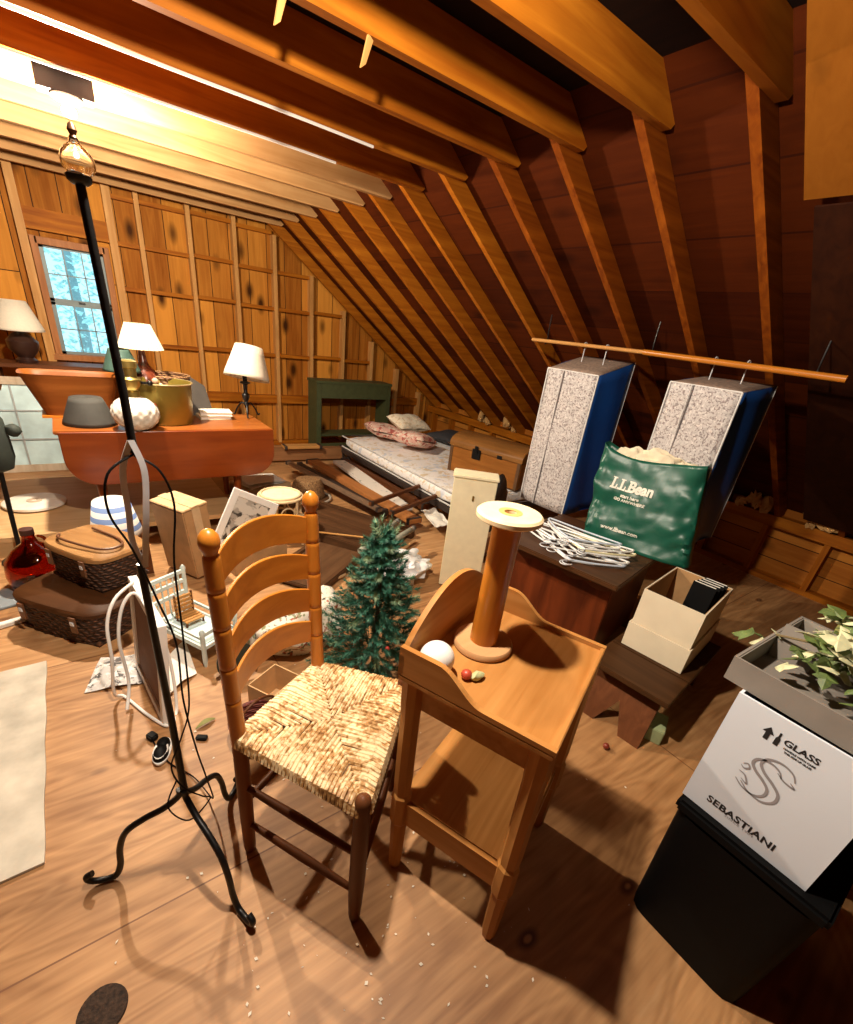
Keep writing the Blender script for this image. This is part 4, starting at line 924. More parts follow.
# loose bed rails
def rail(label, a, b_, w, h, mat, name='bed_rail', cat='rail'):
    A, B = Vector(a), Vector(b_); d = B - A; L = d.length
    t = thing(name, label, cat, (A + B) / 2, math.atan2(d.y, d.x)); R = Matrix.Rotation(-math.asin(d.z / L), 4, 'Y')
    MB(R).box((0, 0, 0), (L, w, h), bev=.003).make('bar', mat, t)
    for s in (-1, 1): MB(R).box((s * (L / 2 - .02), 0, 0), (.03, w * 1.15, h * 1.25), bev=.002).make('bracket', bm_, t)
    return t
rail('brown metal angle bed rail, leftmost of the rails on the floor', (1.62, 4.45, .13), (1.84, 2.96, .13), .045, .03, plain('rust_metal', (.24, .15, .09), .5, .3))
rail('orange brown wooden bed rail between the metal rail and white board', (1.92, 4.55, .10), (2.03, 2.72, .10), .12, .04, wood('rail_orange_', (.36, .13, .04), (.48, .2, .06), 'x'))
rail('black iron bed rail between the metal rail and the orange one', (1.76, 4.5, .08), (1.92, 3.0, .08), .05, .05, bm_)
rail('dark stained bed rail beside the mattress edge', (2.30, 4.55, .08), (2.34, 3.0, .08), .06, .06, stain('x'))
rail('long brown board lying in front of the green shelf', (1.50, 4.92, .09), (2.45, 4.86, .09), .09, .13, wood('rail_brown_', (.2, .09, .035), (.3, .14, .06), 'x'), 'loose_board', 'board')
rail('short pale board lying on the brown board by the green shelf', (1.72, 4.86, .18), (2.15, 4.83, .18), .12, .03, pale('x'), 'loose_board', 'board')
rail('red brown crossbar over the bed rails, farther of two', (1.72, 2.93, .21), (2.62, 3.30, .21), .03, .03, stain('x'), 'crossbar', 'bar')
rail('red brown crossbar over the bed rails, nearer of two', (1.78, 2.72, .20), (2.62, 3.04, .20), .03, .03, stain('x'), 'crossbar', 'bar')
t = thing('painted_board', 'white board with dark lettering smears between the bed rails', 'board', (2.17, 3.75, .09), math.radians(-4))
MB().box((0, 0, 0), (.15, 1.5, .03), bev=.003).make('plank', spots('smeared_white', (.74, .68, .60), [(.3, .32, .3)], 12, .52), t)
tag(MB().grid(lambda u, v: (2.10 + .16 * u + .1 * v, 2.55 + .34 * v, .112 + .03 * noise.noise(Vector((u * 3, v * 3, 1)))), 10, 12).make('white_cloth', paper, sol=.004), 'white cloth lying over the ends of the bed rails', 'cloth')
# dark headboard panels and curved chair arm
hp = wood('headboard_', (.05, .022, .010), (.11, .05, .022), 'x', rough=.5)
t = thing('headboard', 'dark brown wooden headboard lying flat beside the bed rails', 'headboard', (1.45, 3.04, 0), math.radians(-62))
MB().box((0, 0, .05), (1.15, .5, .03), bev=.006).make('panel', hp, t)
for y in (-.25, .25): MB().box((0, y, .04), (1.2, .05, .075), bev=.006).make('side_post', hp, t)
t = thing('footboard', 'dark brown footboard lying flat in front of the headboard', 'headboard', (1.08, 2.46, 0), math.radians(35))
MB().box((0, 0, .03), (.58, .36, .025), bev=.006).make('panel', wood('footboard_', (.07, .032, .015), (.13, .065, .03), 'x'), t)
for y in (-.18, .18): MB().box((0, y, .03), (.62, .04, .05), bev=.006).make('side_post', hp, t)
tag(MB().tube([(1.05, 2.95, .09), (1.50, 2.62, .09)], .007, 8).make('thin_rod', pale('x')), 'thin pale rod lying across the dark headboard', 'rod')
# rattan plant stand, hat and papers
t = thing('rattan_stool', 'white rattan stool with looped legs behind the chair post', 'stool', (1.03, 2.98, 0)); t.scale = (.94, .94, .92)
rt = plain('pale_rattan', (.70, .52, .30), .55)
m = MB()
for rr, z in ((.155, .36), (.14, .375), (.155, .20)): m.tube([(rr * math.cos(a), rr * math.sin(a), z) for a in [2 * PI * k / 32 for k in range(32)]], .011, 8, closed=True)
m.make('ring', rt, t, smooth=True)
MB().lathe([(.003, .362), (.14, .362), (.14, .374), (.003, .378)], (0, 0, 0), 28).make('seat', plain('rattan_seat', (.72, .60, .42), .7), t, smooth=True)
for k in range(6):
    a = k * PI / 3; ca, sa = math.cos(a), math.sin(a)
    MB().tube(smoothpts([(.20 * ca, .20 * sa, .008), (.155 * ca, .155 * sa, .18), (.15 * ca, .15 * sa, .35)], 5), .010, 8).make('leg', rt, t, smooth=True)
    b2 = a + PI / 6; MB().tube(arc((.148 * math.cos(b2), .148 * math.sin(b2), .26), .05, 0, 2 * PI, 16, 'xz'), .006, 6).make('loop', rt, t, smooth=True)
t = thing('hoop_tray', 'dark round tray with pale curved rim under the brown hat', 'tray', (1.555, 3.70, .0))
MB().lathe([(.003, .004), (.17, .004), (.17, .016), (.003, .014)], (0, 0, 0), 32).make('tray_base', hp, t, smooth=True)
MB().tube([(.175 * math.cos(a), .175 * math.sin(a), .02) for a in [2 * PI * k / 40 for k in range(40)]], .011, 8, closed=True).make('rim', plain('grey_rim', (.35, .30, .24), .5), t, smooth=True)
t = thing('brown_hat', 'brown tweed hat resting on the dark round tray', 'hat', (1.545, 3.74, .018))
MB().lathe([(.15, 0), (.155, .01), (.15, .03), (.135, .12), (.11, .16), (.003, .165)], (0, 0, 0), 28, sx=1.0, sy=.85).make('crown', spots('tweed', (.20, .10, .035), [(.10, .045, .015), (.30, .17, .07)], 70, .42), t, smooth=True)
t = thing('storage_carton', 'pale flat carton on the floor at the right end of the table', 'box', (1.19, 3.97, .0), .25)
MB().box((0, 0, .055), (.44, .30, .11), bev=.004).make('carton', plain('beige_card', (.56, .38, .2), .8), t); MB().box((0, 0, .1115), (.06, .305, .003)).make('tape', plain('tape_tan', 0), t)
for k, (dx, dy, rz, lab) in enumerate(((0, 0, .35, 'white paper sheet lowest on the pale carton'), (.03, .03, .15, 'white paper sheet topmost on the pale carton'))):
    o = MB().grid(lambda u, v: ((u - .5) * .34, (v - .5) * .26, .006 * math.sin(u * 4)), 8, 4).make('paper_sheet', paper, sol=.002); o.location = (1.17 + dx, 3.93 + dy, .122 + .014 * k); o.rotation_euler = (0, 0, rz); tag(o, lab, 'paper')
# green shelf
gr = plain('dark_green_paint', (.050, .060, .022), .5, var=.15)
t = thing('green_shelf', 'dark green painted open shelf unit against the gable wall', 'shelf', (2.76, 5.33, 0), math.radians(0))
for x in (-.47, .47): MB().box((x, 0, .40), (.06, .26, .80), bev=.004).make('side_panel', gr, t)
MB().box((0, -.0, .815), (1.02, .28, .03), bev=.004).make('top_board', gr, t)
MB().box((0, -.12, .72), (.88, .02, .16)).make('frieze', gr, t)
for z in (.21,): MB().box((0, 0, z), (.88, .24, .025)).make('shelf_board', gr, t)
MB().box((0, -.115, .06), (.88, .02, .10)).make('plinth', gr, t)

# ------------------------------------------------------------------ cream pedestal and dome-top trunk
t = thing('cream_pedestal', 'tall cream painted pedestal cabinet with flat cap', 'pedestal', (1.83, 1.905, 0), math.radians(-41.5 + 90 - 2.5))
rzp = math.atan2(-.185, .21); t.rotation_euler = (0, 0, rzp)
MB().box((0, 0, .37), (.255, .12, .72), bev=.004).make('body', cream, t)
MB().box((0, 0, .743), (.27, .135, .022), bev=.005).make('cap', cream, t)
MB(Tm((.0, -.061, .62))).box((0, -.004, 0), (.012, .010, .03), bev=.002).make('catch', brass, t)
t = thing('dark_oval_mirror', 'dark oval back of a mirror standing behind the cream pedestal', 'mirror', (2.35, 2.20, 0), .4)
MB().lathe([(.003, -.01), (.17, -.01), (.18, 0), (.17, .01), (.003, .01)], (0, 0, .40), 32, Matrix.Rotation(PI / 2, 4, 'X'), sy=1.25).make('back', plain('mirror_back', (.02, .014, .01), .4), t, smooth=True)
for x in (-.19, .19): MB().tube([(x, 0, 0), (x, 0, .45), (x, 0, .47)], [.014, .012, .004], 8).make('post', stain('z'), t)
MB().box((0, 0, .05), (.40, .12, .03), bev=.004).make('foot', stain('x'), t)
TR = thing('dome_top_trunk', 'brown dome-top trunk with black iron lock behind the cream pedestal', 'trunk', (3.10, 3.02, .308), math.radians(-90 + 16))
tw = wood('trunk_wood_', (.22, .075, .014), (.36, .14, .03), 'x', rough=.4)
tl, td, thh = .76, .42, .235
MB().box((0, 0, thh / 2), (tl, td, thh), bev=.006).make('trunk_body', tw, TR)
m = MB(); pd = [(-td / 2 - .006, 0)] + [(-(td / 2 + .006) * math.cos(PI * k / 14), .03 + .085 * math.sin(PI * k / 14)) for k in range(15)] + [(td / 2 + .006, 0)]
m.prism(pd, Matrix.Translation((-tl / 2 - .006, 0, thh + .004)) @ Matrix(((0, 0, 1, 0), (1, 0, 0, 0), (0, 1, 0, 0), (0, 0, 0, 1))), tl + .012)
m.make('dome_lid', wood('trunk_lid_', (.17, .068, .016), (.28, .125, .035), 'x', rough=.4), TR, smooth=True)
m = MB()
for x in (-tl / 2 + .02, tl / 2 - .02): m.box((x, 0, thh / 2), (.03, td + .012, thh + .006))
m.make('iron_band', plain('dark_band', (.10, .045, .015), .5), TR)
lk = MB().box((-.08, -td / 2 - .008, thh - .02), (.09, .014, .09), bev=.004).make('lock_plate', iron, TR)
MB().box((-.08, -td / 2 - .018, thh + .02), (.035, .012, .07), bev=.004).make('hasp', iron, lk)
MB().box((.16, -td / 2 - .006, thh + .01), (.05, .010, .03), bev=.002).make('clasp', iron, TR)
# ------------------------------------------------------------------ chest with hangers, bag
cz = .52
t = thing('dark_chest', 'dark stained chest table under the hangers and green bag', 'chest', (2.115, 1.27, 0), math.radians(11))
MB().box((.02, 0, cz - .014), (.70, .66, .028), bev=.005).make('chest_top', wood('chest_top_', (.055, .022, .009), (.10, .042, .016), 'y', rough=.35), t)
MB().box((.06, 0, .265), (.56, .56, .45), bev=.004).make('chest_body', wood('chest_red_', (.06, .012, .004), (.16, .034, .009), 'z', rough=.35, across=12), t)
m = MB()
for y in (-.27, .27): m.box((-.21, y, .02), (.05, .05, .04)); m.box((.32, y, .02), (.05, .05, .04))
m.make('foot_blocks', stain('z'), t)
sc_ = [(-.28, 0), (.28, 0)] + [(.28 - .56 * k / 24, -.05 - .02 * abs(math.sin(k * PI / 6))) for k in range(25)]
MB().prism(sc_, Matrix(((0, 0, 1, -.235), (1, 0, 0, 0), (0, 1, 0, .49), (0, 0, 0, 1))), .016).make('scalloped_apron', stain('y'), t)
# hangers
hcols = [plain('hanger_white', (.78, .78, .76), .35), plain('hanger_blue', (.55, .62, .72), .35), plain('hanger_yellow', (.72, .66, .40), .35)]
def hanger_mesh(mat, w, d):
    m = MB()
    pts = smoothpts([(0, .0, 0), (w * .25, -d * .35, .002), (w * .48, -d * .85, .002), (w * .5, -d, .002), (w * .46, -d * 1.06, .002), (0, -d * 1.05, 0), (-w * .46, -d * 1.06, .002), (-w * .5, -d, .002), (-w * .48, -d * .85, .002), (-w * .25, -d * .35, .002), (0, 0, 0)], 4)
    m.tube(pts, .0052, 6)
    return m.make('hanger_frame', mat, None, smooth=True)
def hook_mesh():
    return MB().tube([(0, 0, .001), (0, .02, .001)] + arc((.0, .045, .001), .025, -PI / 2, PI * .95, 12, 'xy'), .003, 6).make('hook', steel, None, smooth=True)
proto = [hanger_mesh(hcols[k], .42, .17) for k in range(3)]; hk = hook_mesh()
r = random.Random(4)
for k in range(12):
    c = 0 if k % 3 == 0 else (1 if k % 5 == 1 else (2 if k % 5 == 3 else 0))
    lab = ['white plastic clothes hanger in the heap on the dark chest', 'pale blue plastic clothes hanger in the heap on the dark chest', 'pale yellow plastic clothes hanger in the heap on the dark chest'][c]
    root = thing('clothes_hanger', lab, 'hanger', (1.86 + .010 * k + r.uniform(-.02, .02), 1.27 + r.uniform(-.13, .13), cz + .007 + .0045 * k), math.radians(106 + r.uniform(-9, 9)), 'hangers heaped on the dark chest')
    for src in (proto[c], hk):
        q = src.copy(); C.objects.link(q); q.parent = root
for q in proto + [hk]: bpy.data.objects.remove(q)
# green shopping bag
bgm = plain('green_bag_plastic', (.006, .085, .052), .38, var=.1)
BW, BH, BT = .565, .46, .14
bg = thing('green_shopping_bag', 'crumpled green shopping bag of white cloth leaning on garment bag', 'bag', (2.365, 1.165, cz + .002), math.radians(15) - PI / 2)
def bagpt(a, v, off=0.0):
    # a in [-1,1) around: front from -1..0 maps x, back 0..1
    w = BW / 2 * (1 - .06 * v); th = BT / 2 * (1 - .35 * v)
    t_ = 2 * PI * (a); ca, sa = math.cos(t_), math.sin(t_); n = 5
    k = (abs(ca) ** n + abs(sa) ** n) ** (-1 / n)
    x, y = ca * k * w, sa * k * th
    q = Vector((x * 3.2, y * 3.2, v * 2.1))
    amp = .013 + .07 * max(0, abs(x) / w - .55)
    dn = amp * (noise.noise(q * 1.9) + .9 * abs(noise.noise(q * 3.1 + Vector((3, 1, 2)))) + .5 * abs(noise.noise(q * 6.5)))
    top = 1.0 + .10 * (abs(x) / w) ** 2 + .05 * math.sin(x * 9) if True else 1
    z = v * BH * (1 - .0 + (.10 * (abs(x) / w) ** 2 + .02 * math.sin(x * 11)) * v * v)
    return Vector((x - .085 * v + .05, y + (dn + off) * (1 if sa > 0 else -1) + .11 * v, z))
MB().grid(lambda u, v: bagpt(u, v), 120, 30, True).make('bag_body', bgm, bg, smooth=True, sol=.003)
MB().grid(lambda u, v: (lambda p: (p.x * (1 - u * 0) * .94, p.y * .9 + .002, .012))(bagpt(u, 0)) if v == 0 else (0, 0, .012), 40, 1, True).make('bag_base', bgm, bg)
m = MB()
for (x, y, z, rr, s) in ((-.15, .115, .42, .085, (1.2, .38, .9)), (.0, .115, .44, .10, (1.4, .36, .75)), (.12, .115, .43, .08, (1.1, .36, .8)), (-.02, .085, .30, .12, (1.5, .25, .9))): m.ball((x, y, z), rr, 4, s, .5, 9)
o = m.make('folded_cloth', plain('natural_canvas', (.74, .64, .46), .8, bmp=.4, scale=25), None, smooth=True)
o.location = bg.location; o.rotation_euler = bg.rotation_euler; tag(o, 'cream cloth bundled in the open green shopping bag', 'cloth')
def bag_text(body, size, cx, cz_, bold, sx, extra=None):
    b = textmesh(body, size, .0, 1.0, bold, sx) if isinstance(body, str) else body; m = MB()
    bmesh.ops.triangulate(b, faces=b.faces[:]); bmesh.ops.subdivide_edges(b, edges=b.edges[:], cuts=1, use_grid_fill=True)
    mp = {}
    for q in b.verts:
        X, Z = q.co.x + cx, q.co.y + cz_; v = max(0, min(1, Z / BH)); w = BW / 2 * (1 - .06 * v)
        # find parameter a on the front (sin<0) with this x
        lo, hi = PI, 2 * PI
        for _ in range(24):
            md = (lo + hi) / 2
            if bagpt(md / (2 * PI), v).x < X: lo = md
            else: hi = md
        p = bagpt(lo / (2 * PI), v); mp[q] = m.v((p.x, p.y - .006, p.z))
    for f in b.faces: m.face([mp[q] for q in f.verts])
    b.free(); return m
wl = plain('print_cream', (.80, .78, .68), .6, var=.02)
def slab(b, x0, s_, polys):
    for pl_ in polys: b.faces.new([b.verts.new((x0 + x * s_, y * s_, 0)) for x, y in pl_])
LP = [[(.0, 0), (.6, 0), (.6, .16), (0, .16)], [(.1, .16), (.30, .16), (.30, .9), (.1, .9)], [(.0, .88), (.42, .88), (.42, 1), (0, 1)], [(.46, .16), (.6, .16), (.6, .42), (.52, .42)]]
DP = [[(0, 0), (.17, 0), (.17, .17), (0, .17)]]
def word_mark():
    b = textmesh('Bean', .074, .0, .98, .0032, .92); xs_ = [q.co.x for q in b.verts]; y0 = min(q.co.y for q in b.verts); h = max(q.co.y for q in b.verts) - y0; x0 = min(xs_)
    for q in b.verts: q.co.x += .052
    x0 += .052
    b2 = bmesh.new(); S_ = h
    slab(b2, x0 - S_ * 1.66, S_, LP); slab(b2, x0 - S_ * 1.01, S_, DP); slab(b2, x0 - S_ * .86, S_, LP); slab(b2, x0 - S_ * .22, S_, DP)
    slab(b2, x0 - S_ * .09, S_, [[(0, 0), (.2, 0), (.2, .13), (0, .13)], [(0, .87), (.2, .87), (.2, 1), (0, 1)]])
    for q in b2.verts: q.co.y += y0
    me = bpy.data.meshes.new('tmp'); b2.to_mesh(me); b2.free(); b.from_mesh(me); bpy.data.meshes.remove(me); return b
bag_text(word_mark(), 0, -.075, .315, 0, 1).make('lettering', wl, bg)
m = bag_text('start here', .025, -.062, .264, .0008, 1.0); m.make('lettering', wl, bg)
bag_text('GO ANYWHERE', .021, -.058, .240, .0008, 1.1).make('lettering', wl, bg)
bag_text('www.llbean.com', .030, -.05, .085, .0008, 1.0).make('lettering', wl, bg)

# closet rod and hanging garment bags
t = thing('closet_rod', 'long wooden closet rod slung below the rafters', 'rod', (2.68, 1.54, 1.50), 0)
MB().tube([(0.0, .92, 0), (0, .02, 0)], .011, 12).make('rod', pale('y'), t, smooth=True)
MB().tube([(0, .06, 0), (0, -.90, -.015)], .015, 12).make('sleeve', maple('y'), t, smooth=True)
for y in (.80, .02, -.78): MB().tube(smoothpts([(0, y, -.02), (.018, y, 0), (.012, y, .05), (.01, y, .16)], 5), .004, 6).make('hanging_wire', iron, t)
gf = spots('grey_paisley', (.42, .39, .38), [(.66, .62, .60), (.24, .20, .20), (.52, .48, .47)], 55, .38)
blue = plain('blue_nylon', (.006, .055, .23), .42, var=.15, scale=4)
def garment(label, loc, rz, w, dp, z0, zf, zb, bl_):
    t = thing('garment_bag', label, 'garment bag', loc, rz)
    x0, x1, y0, y1 = -dp / 2, dp / 2, -w / 2, w / 2
    def side(y):
        def f(u, v):
            x = x0 + (x1 - x0) * u; zt = zf + (zb - zf) * u
            return (x, y + (1 if y > 0 else -1) * .012 * math.sin(u * PI) * math.sin(v * 5 + u * 6), z0 + (zt - z0) * v)
        return f
    for y in (y0, y1): MB().grid(side(y), 8, 14).make('side_panel', blue, t, smooth=True, sol=.003)
    MB().grid(lambda u, v: (x0 - .010 * math.sin(u * PI) + .004 * math.sin(v * 9), y0 + (y1 - y0) * u, z0 + (zf - z0) * v), 8, 14).make('front_panel', gf, t, smooth=True, sol=.003)
    MB().grid(lambda u, v: (x1, y0 + (y1 - y0) * u, z0 + (zb - z0) * v), 4, 6).make('back_panel', blue, t, sol=.003)
    MB().grid(lambda u, v: (x0 + (x1 - x0) * u, y0 + (y1 - y0) * v, zf + (zb - zf) * u + .012 * math.sin(v * PI) * math.sin(u * PI)), 6, 6).make('top_panel', plain('taupe_cloth', (.24, .17, .13), .85, scale=60, var=.3), t, smooth=True, sol=.003)
    MB().grid(lambda u, v: (x0 + (x1 - x0) * u, y0 + (y1 - y0) * v, z0 + .004), 2, 2).make('bottom_panel', blue, t, sol=.003)
    pw = plain('white_piping', (.70, .68, .66), .6)
    for y in (y0, y1): MB().tube([(x0 - .003, y, z0), (x0 - .003, y, zf)], .0045, 6).make('piping', pw, t)
    MB().tube([(x0 - .003, y0, zf), (x0 - .003, y1, zf)], .0045, 6).make('piping', pw, t)
    MB().tube([(x1, y0, z0), (x1, y0, zb)], .004, 6).make('piping', pw, t)
    yz = y1 - w * .36; zp = MB().tube([(x0 - .012, yz, z0), (x0 - .012, yz, (z0 + zf) / 2), (x0 - .010, yz, zf)], .004, 6).make('zipper', plain('zip_dark', (.12, .10, .1), .5), t)
    MB().tube([(x0 - .011, yz + .010, z0), (x0 - .011, yz + .010, zf)], .002, 6).make('zip_tape', pw, zp)
    for yy in (-.08, .08): MB().tube([(0, yy, (zf + zb) / 2 - .005), (0, yy, (zf + zb) / 2 + .05)] + arc((-.0, yy, 1.50 - loc[2]), .018, -PI / 2, PI, 8, 'xz'), .003, 6).make('hook', steel, t)
    return t
garment('grey paisley fronted garment bag with blue sides, left one on the rod', (2.715, 1.95, .0), math.radians(2), .38, .36, .46, 1.345, 1.44, 0)
garment('grey paisley fronted garment bag hanging behind the green shopping bag', (2.76, 1.15, .0), math.radians(0), .36, .38, .56, 1.375, 1.42, 0)

# ------------------------------------------------------------------ stool bench and cream box
t = thing('low_wooden_stool', 'low dark plank stool carrying the open cream box', 'stool', (2.0, .665, 0), math.radians(7))
for k in range(3): MB().box((-.225 + .225 * k, 0, .238), (.222, .36, .024), bev=.003).make('top_plank', wood('stool_top_', (.042, .017, .006), (.080, .034, .012), 'y'), t)
for x, sp in ((-.24, -.55), (.26, .15)):
    pl_ = [(-.15, 0), (-.06, 0), (0, .12), (.06, 0), (.15, 0), (.14, .222), (-.14, .222)]
    MB(Matrix(((1, 0, -sp, x + sp * .226), (0, 1, 0, 0), (0, 0, 1, 0), (0, 0, 0, 1)))).prism(pl_, Matrix(((0, 0, 1, -.011), (1, 0, 0, 0), (0, 1, 0, 0), (0, 0, 0, 1))), .022).make('leg_board', stain('z'), t)
MB().box((0, 0, .19), (.48, .02, .06)).make('stretcher', stain('x'), t)
bx = thing('cream_carton', 'open cream cardboard box holding dark folders on the low stool', 'box', (2.125, .69, .252), math.radians(8))
cb = plain('cream_card', (.74, .64, .47), .7, var=.06, scale=8)
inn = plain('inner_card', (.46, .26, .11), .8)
def openbox(t, w, d, z0, z1, mo, mi, th=.005, name='box_walls', base=True):
    m = MB()
    for sx in (-1, 1): m.box((sx * (w / 2 - th / 2), 0, (z0 + z1) / 2), (th, d, z1 - z0))
    for sy in (-1, 1): m.box((0, sy * (d / 2 - th / 2), (z0 + z1) / 2), (w - 2 * th, th, z1 - z0))
    if base: m.box((0, 0, z0 + th / 2), (w - 2 * th, d - 2 * th, th))
    o = m.make(name, mo, t)
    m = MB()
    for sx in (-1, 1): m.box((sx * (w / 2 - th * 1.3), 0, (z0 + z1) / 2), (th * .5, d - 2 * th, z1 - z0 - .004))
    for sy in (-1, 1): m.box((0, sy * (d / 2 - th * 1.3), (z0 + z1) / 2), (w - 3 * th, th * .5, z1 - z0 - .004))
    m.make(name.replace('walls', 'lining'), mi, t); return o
openbox(bx, .43, .275, 0, .125, cb, inn, name='base_walls'); openbox(bx, .405, .26, .11, .30, cb, inn, name='box_walls', base=False)
for k in range(4):
    t = thing('folder', ['black folder with pale edge, leftmost standing in the cream box', 'black folder second from the left in the cream box', 'black folder third from the left in the cream box', 'black folder with white edge, rightmost in the cream box'][k], 'folder', (2.13 + .024 * k, .648 - .004 * k, .262), math.radians(8))
    fm = Tm((0, 0, 0), 0, 0, math.radians(9 + 2 * k))
    MB(fm).box((0, 0, .165), (.010, .10, .31)).make('cover', blackp, t); MB(fm).box((0, 0, .321), (.006, .09, .004)).make('pages', paper, t)
t = thing('small_green_box', 'small pale green box on the floor beside the low stool leg', 'box', (1.80, .485, 0), math.radians(20))
gbx = plain('sage_card', (.36, .42, .22), .7)
MB().box((0, 0, .035), (.13, .07, .07), bev=.003).make('carton', gbx, t)
MB(Tm((0.0, .036, .07), 0, math.radians(15))).prism([(-.06, 0), (.06, 0), (.05, .06), (0, .075)], Matrix.Rotation(PI / 2, 4, 'X'), .003).make('open_lid', plain('pale_lid', (.62, .55, .36), .7), t)
tag(MB().ball((1.525, .545, .014), .014, 2).make('wooden_knob', plain('knob_red', (.22, .03, .015), .3), smooth=True), 'small dark red wooden bead on the floor by the washstand', 'knob')  # loose dark red knob lying on the floor

# ------------------------------------------------------------------ wine carton on a black tote, ivy tray
t = thing('black_tote', 'black plastic tote bin carrying the white wine carton', 'bin', (1.285, .005, 0), math.radians(0))
def tote(u, v):
    a = 2 * PI * u; n = 9; ca, sa = math.cos(a), math.sin(a); k = (abs(ca) ** n + abs(sa) ** n) ** (-1 / n); s = .93 + .07 * v
    return (ca * k * .225 * s, sa * k * .165 * s, .002 + .435 * v)
MB().grid(tote, 64, 6, True).make('bin_body', blackp, t, smooth=True)
MB().box((0, 0, .012), (.36, .27, .02)).make('bin_base', blackp, t)
MB().box((0, 0, .455), (.452, .332, .035), bev=.008).make('bin_lid', plain('black_lid', (.003, .003, .0032), .6, spec=.12), t)
wc = thing('wine_carton', 'white wine carton printed with grey monogram and black lettering', 'box', (1.265, .035, .474), math.radians(0))
wcm = plain('white_card', (.66, .71, .78), .55, var=.03, scale=4)
BWd, BDp, BHt = .275, .36, .345
m = MB(); m.box((-BDp / 2 + .003, 0, BHt / 2), (.006, BWd, BHt)); m.make('front_panel', wcm, wc)
m = MB(); m.box((0, BWd / 2 - .003, BHt / 2), (BDp - .012, .006, BHt)); m.box((BDp / 2 - .003, 0, BHt / 2), (.006, BWd, BHt)); m.box((0, 0, .004), (BDp - .012, BWd - .012, .008)); m.make('carton_walls', wcm, wc)
MB().box((0, -BWd / 2 + .003, BHt / 2), (BDp - .012, .006, BHt)).make('blue_side_panel', plain('blue_card', (.02, .16, .50), .5), wc)
MB().box((0, 0, BHt - .10), (BDp - .014, BWd - .014, .006)).make('shade_sheet', darkin, wc)  # dark plate: shade inside the open carton put into its colour
# local frame of the printed front: x to the picture right (-y), y up
def onfront(b, cx, cy, mat, name='lettering'):
    m = MB(); mp = {q: m.v((-BDp / 2 - .0008, -(q.co.x + cx), q.co.y + cy)) for q in b.verts}
    for f in b.faces: m.face([mp[q] for q in f.verts])
    b.free(); return m.make(name, mat, wc)
ink = plain('black_ink', (.012, .012, .014), .6)
gink = plain('grey_ink', (.26, .24, .25), .6)
onfront(textmesh('SEBASTIANI', .0265, 0, 1.05, .0008, 1.04), -.014, .042, ink)
onfront(textmesh('SINCE 1904', .009, 0, 1.2, 0, 1.2), -.012, .030, gink)
onfront(textmesh('GLASS', .0205, 0, 1.0, .0006, 1.12), .004, .297, ink)
onfront(textmesh('HANDLE WITH CARE', .0062, 0, 1.0, .0003, .98), .006, .282, ink)
onfront(textmesh('THIS SIDE UP GLASS', .0062, 0, 1.0, .0003, .92), .006, .274, ink)
b = bmesh.new()
def poly2(b, pts): b.faces.new([b.verts.new((x, y, 0)) for x, y in pts])
poly2(b, [(-.0045, -.016), (.0045, -.016), (.0045, .002), (.011, .002), (0, .018), (-.011, .002), (-.0045, .002)])
poly2(b, [(.015, -.016), (.024, -.016), (.024, .002), (.0215, .007), (.0215, .018), (.0175, .018), (.0175, .007), (.015, .002)])
onfront(b, -.058, .293, ink, 'up_arrow_and_bottle_mark')
b = bmesh.new()
def ribbon(pts, w):
    pts = [Vector((x, y, 0)) for x, y in pts]; P_ = smoothpts(pts, 8); n = len(P_); pa = None
    for i, p in enumerate(P_):
        d = (P_[min(i + 1, n - 1)] - P_[max(i - 1, 0)]).normalized(); nn = Vector((-d.y, d.x, 0)); ww = w * (.35 + .65 * math.sin(PI * i / (n - 1)))
        c = (b.verts.new(p + nn * ww), b.verts.new(p - nn * ww))
        if pa: b.faces.new([pa[0], c[0], c[1], pa[1]])
        pa = c
for dx, dy, sc2 in ((.004, 0, 1), (-.012, -.006, .86)):
    S = [(.040, .030), (.030, .044), (.008, .050), (-.014, .042), (-.020, .026), (-.008, .012), (.014, .000), (.030, -.014), (.030, -.034), (.012, -.048), (-.014, -.046), (-.034, -.034)]
    ribbon([(x * sc2 * 1.05 + dx, y * sc2 * 1.2 + dy) for x, y in S], .0034)
ribbon([(-.034, -.034), (-.020, -.040), (-.030, -.022), (-.044, -.018)], .002); ribbon([(.040, .030), (.050, .022), (.030, .024), (.014, .034)], .002); ribbon([(-.044, .004), (-.036, .010), (-.030, .002), (-.038, -.006), (-.046, -.002)], .002)
onfront(b, -.022, .186, gink, 'monogram')
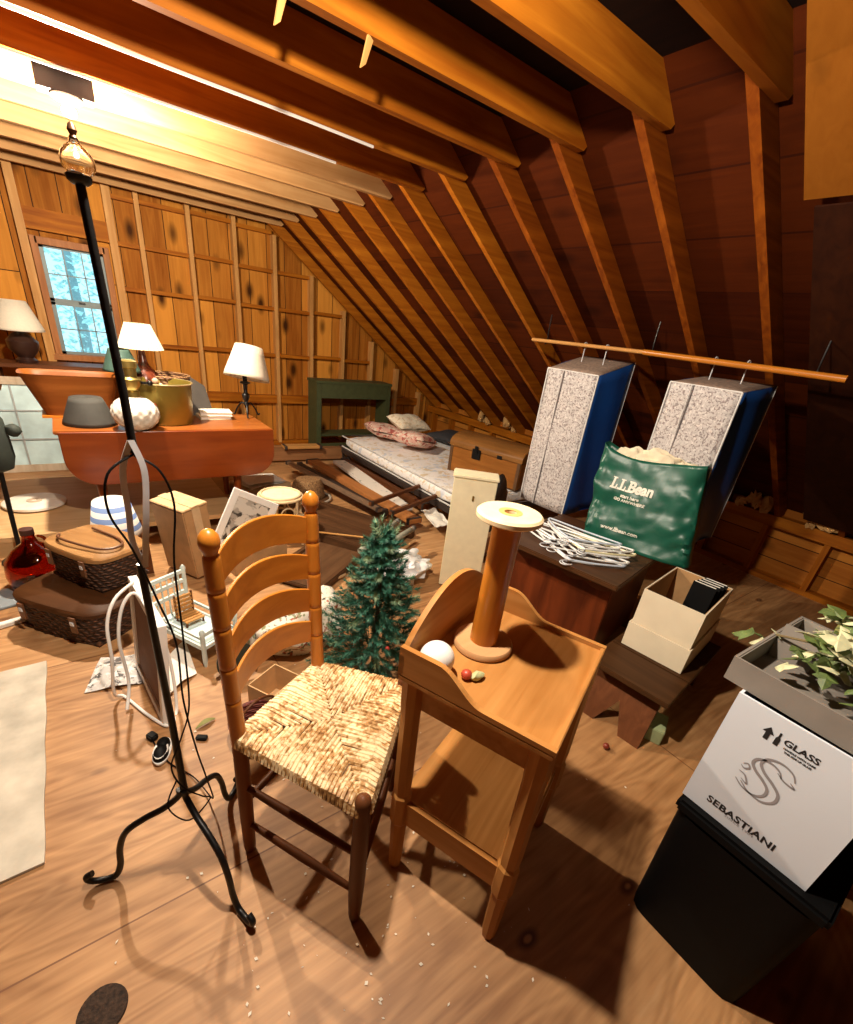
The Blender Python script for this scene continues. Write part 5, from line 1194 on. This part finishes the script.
# grey tray of ivy on the carton
gt = thing('grey_card_tray', 'grey cardboard tray lying over the white wine carton', 'tray', (1.30, .03, .474 + BHt + .001), math.radians(-2))
gm = plain('grey_card', (.20, .175, .15), .75, var=.12, scale=10)
openbox(gt, .40, .36, 0, .062, gm, plain('grey_lining', (.28, .25, .21), .8), th=.006, name='tray_walls')
MB(Tm((.02, .125, .05), .1, 0, .25)).box((0, 0, 0), (.004, .085, .09)).make('inner_flap', gm, gt)
iv = thing('ivy_garland', 'artificial ivy with pale variegated leaves heaped in the grey tray', 'plant', (1.30, .055, .474 + BHt + .04))
m = MB(); m2 = MB(); r = random.Random(8)
for k in range(170):
    p = Vector((r.uniform(-.10, .14), r.uniform(-.10, .09), r.uniform(.0, .13)))
    if k > 150: p = Vector((.02 + r.uniform(-.1, .05), .17 + r.uniform(-.03, .03), r.uniform(.0, .03))) if k > 164 else Vector((-.13, r.uniform(-.14, -.06), r.uniform(.04, .1)))
    s = r.uniform(.018, .030); a, e = r.uniform(0, 6.28), r.uniform(-.7, .7)
    M_ = Matrix.Translation(p) @ Matrix.Rotation(a, 4, 'Z') @ Matrix.Rotation(e, 4, 'X') @ Matrix.Rotation(r.uniform(-.6, .6), 4, 'Y')
    sh_ = [(0, -.9), (.5, -.6), (1.0, -.1), (.5, .1), (.45, .5), (0, 1.15), (-.45, .5), (-.5, .1), (-1.0, -.1), (-.5, -.6)]
    mm = m if r.random() < .5 else m2
    c = mm.v(M_ @ Vector((0, 0, .003))); ring = [mm.v(M_ @ Vector((x * s, y * s, -.002))) for x, y in sh_]
    for i in range(10): mm.face([c, ring[i], ring[(i + 1) % 10]])
m.make('green_leaves', plain('ivy_green', (.09, .13, .035), .55, var=.5, scale=30), iv, sol=.0008); m2.make('pale_leaves', plain('ivy_pale', (.50, .50, .30), .6, var=.3, scale=30), iv, sol=.0008)
MB().tube(smoothpts([(-.06, -.1, .02), (0, -.04, .05), (.05, .03, .04), (.0, .08, .05), (.02, .15, .02)], 6), .003, 6).make('vine_stem', plain('vine', (.14, .10, .04), .8), iv)
t = thing('olive_box', 'olive green box standing behind the ivy at right edge', 'box', (1.72, .03, 0), .1)
MB().box((0, 0, .38), (.18, .22, .76), bev=.004).make('carton', plain('olive_card', (.26, .26, .07), .6), t); MB().box((0, 0, .78), (.19, .23, .04), bev=.004).make('lid', plain('olive_lid', (.36, .36, .12), .6), t)

# ------------------------------------------------------------------ rug edge and floor litter
rugm = plain('worn_white_rug', (.50, .45, .37), .95, var=.22, scale=9, bmp=.4)
tag(MB().grid(lambda u, v: (-.95 + (.64 + .002 * math.sin(v * 22)) * u, 1.12 + .98 * v + .02 * u, .007 + .002 * noise.noise(Vector((u * 8, v * 12, 0)))), 20, 30).make('floor_mat', rugm, sol=.008), 'worn off-white floor mat at the left edge of the floor', 'mat')
m = MB(); r = random.Random(21)
for k in range(170):
    x, y = (r.gauss(.42, .28), r.gauss(.52, .22)) if k < 110 else (r.uniform(-.2, 1.6), r.uniform(.2, 2.2))
    s = r.uniform(.0018, .0062); a = r.uniform(0, 6.28); u = Vector((math.cos(a), math.sin(a), 0)) * s; w = Vector((-math.sin(a), math.cos(a), 0)) * s * r.uniform(.3, .9)
    c = Vector((x, y, .0025)); m.face([m.v(c - u), m.v(c - w + Vector((0, 0, .001))), m.v(c + u), m.v(c + w)])
tag(m.make('paint_flakes', plain('flake_white', (.70, .62, .5), .8)), 'scattered pale chips and paint flakes on the plywood floor', 'debris', kind='stuff')
o = MB().lathe([(.003, 0), (1, 0), (.97, .005), (.003, .007)], (0, 0, 0), 28, sx=.05, sy=.05).make('dark_floor_patch', plain('dark_stipple', (.035, .018, .010), .95, var=.6, scale=120, bmp=.6), smooth=True); o.location = (-.205, .70, 0); tag(o, 'dark round stippled coaster on the floor near the lower left corner', 'patch')  # thin stippled disc forming a dark round patch on the floor
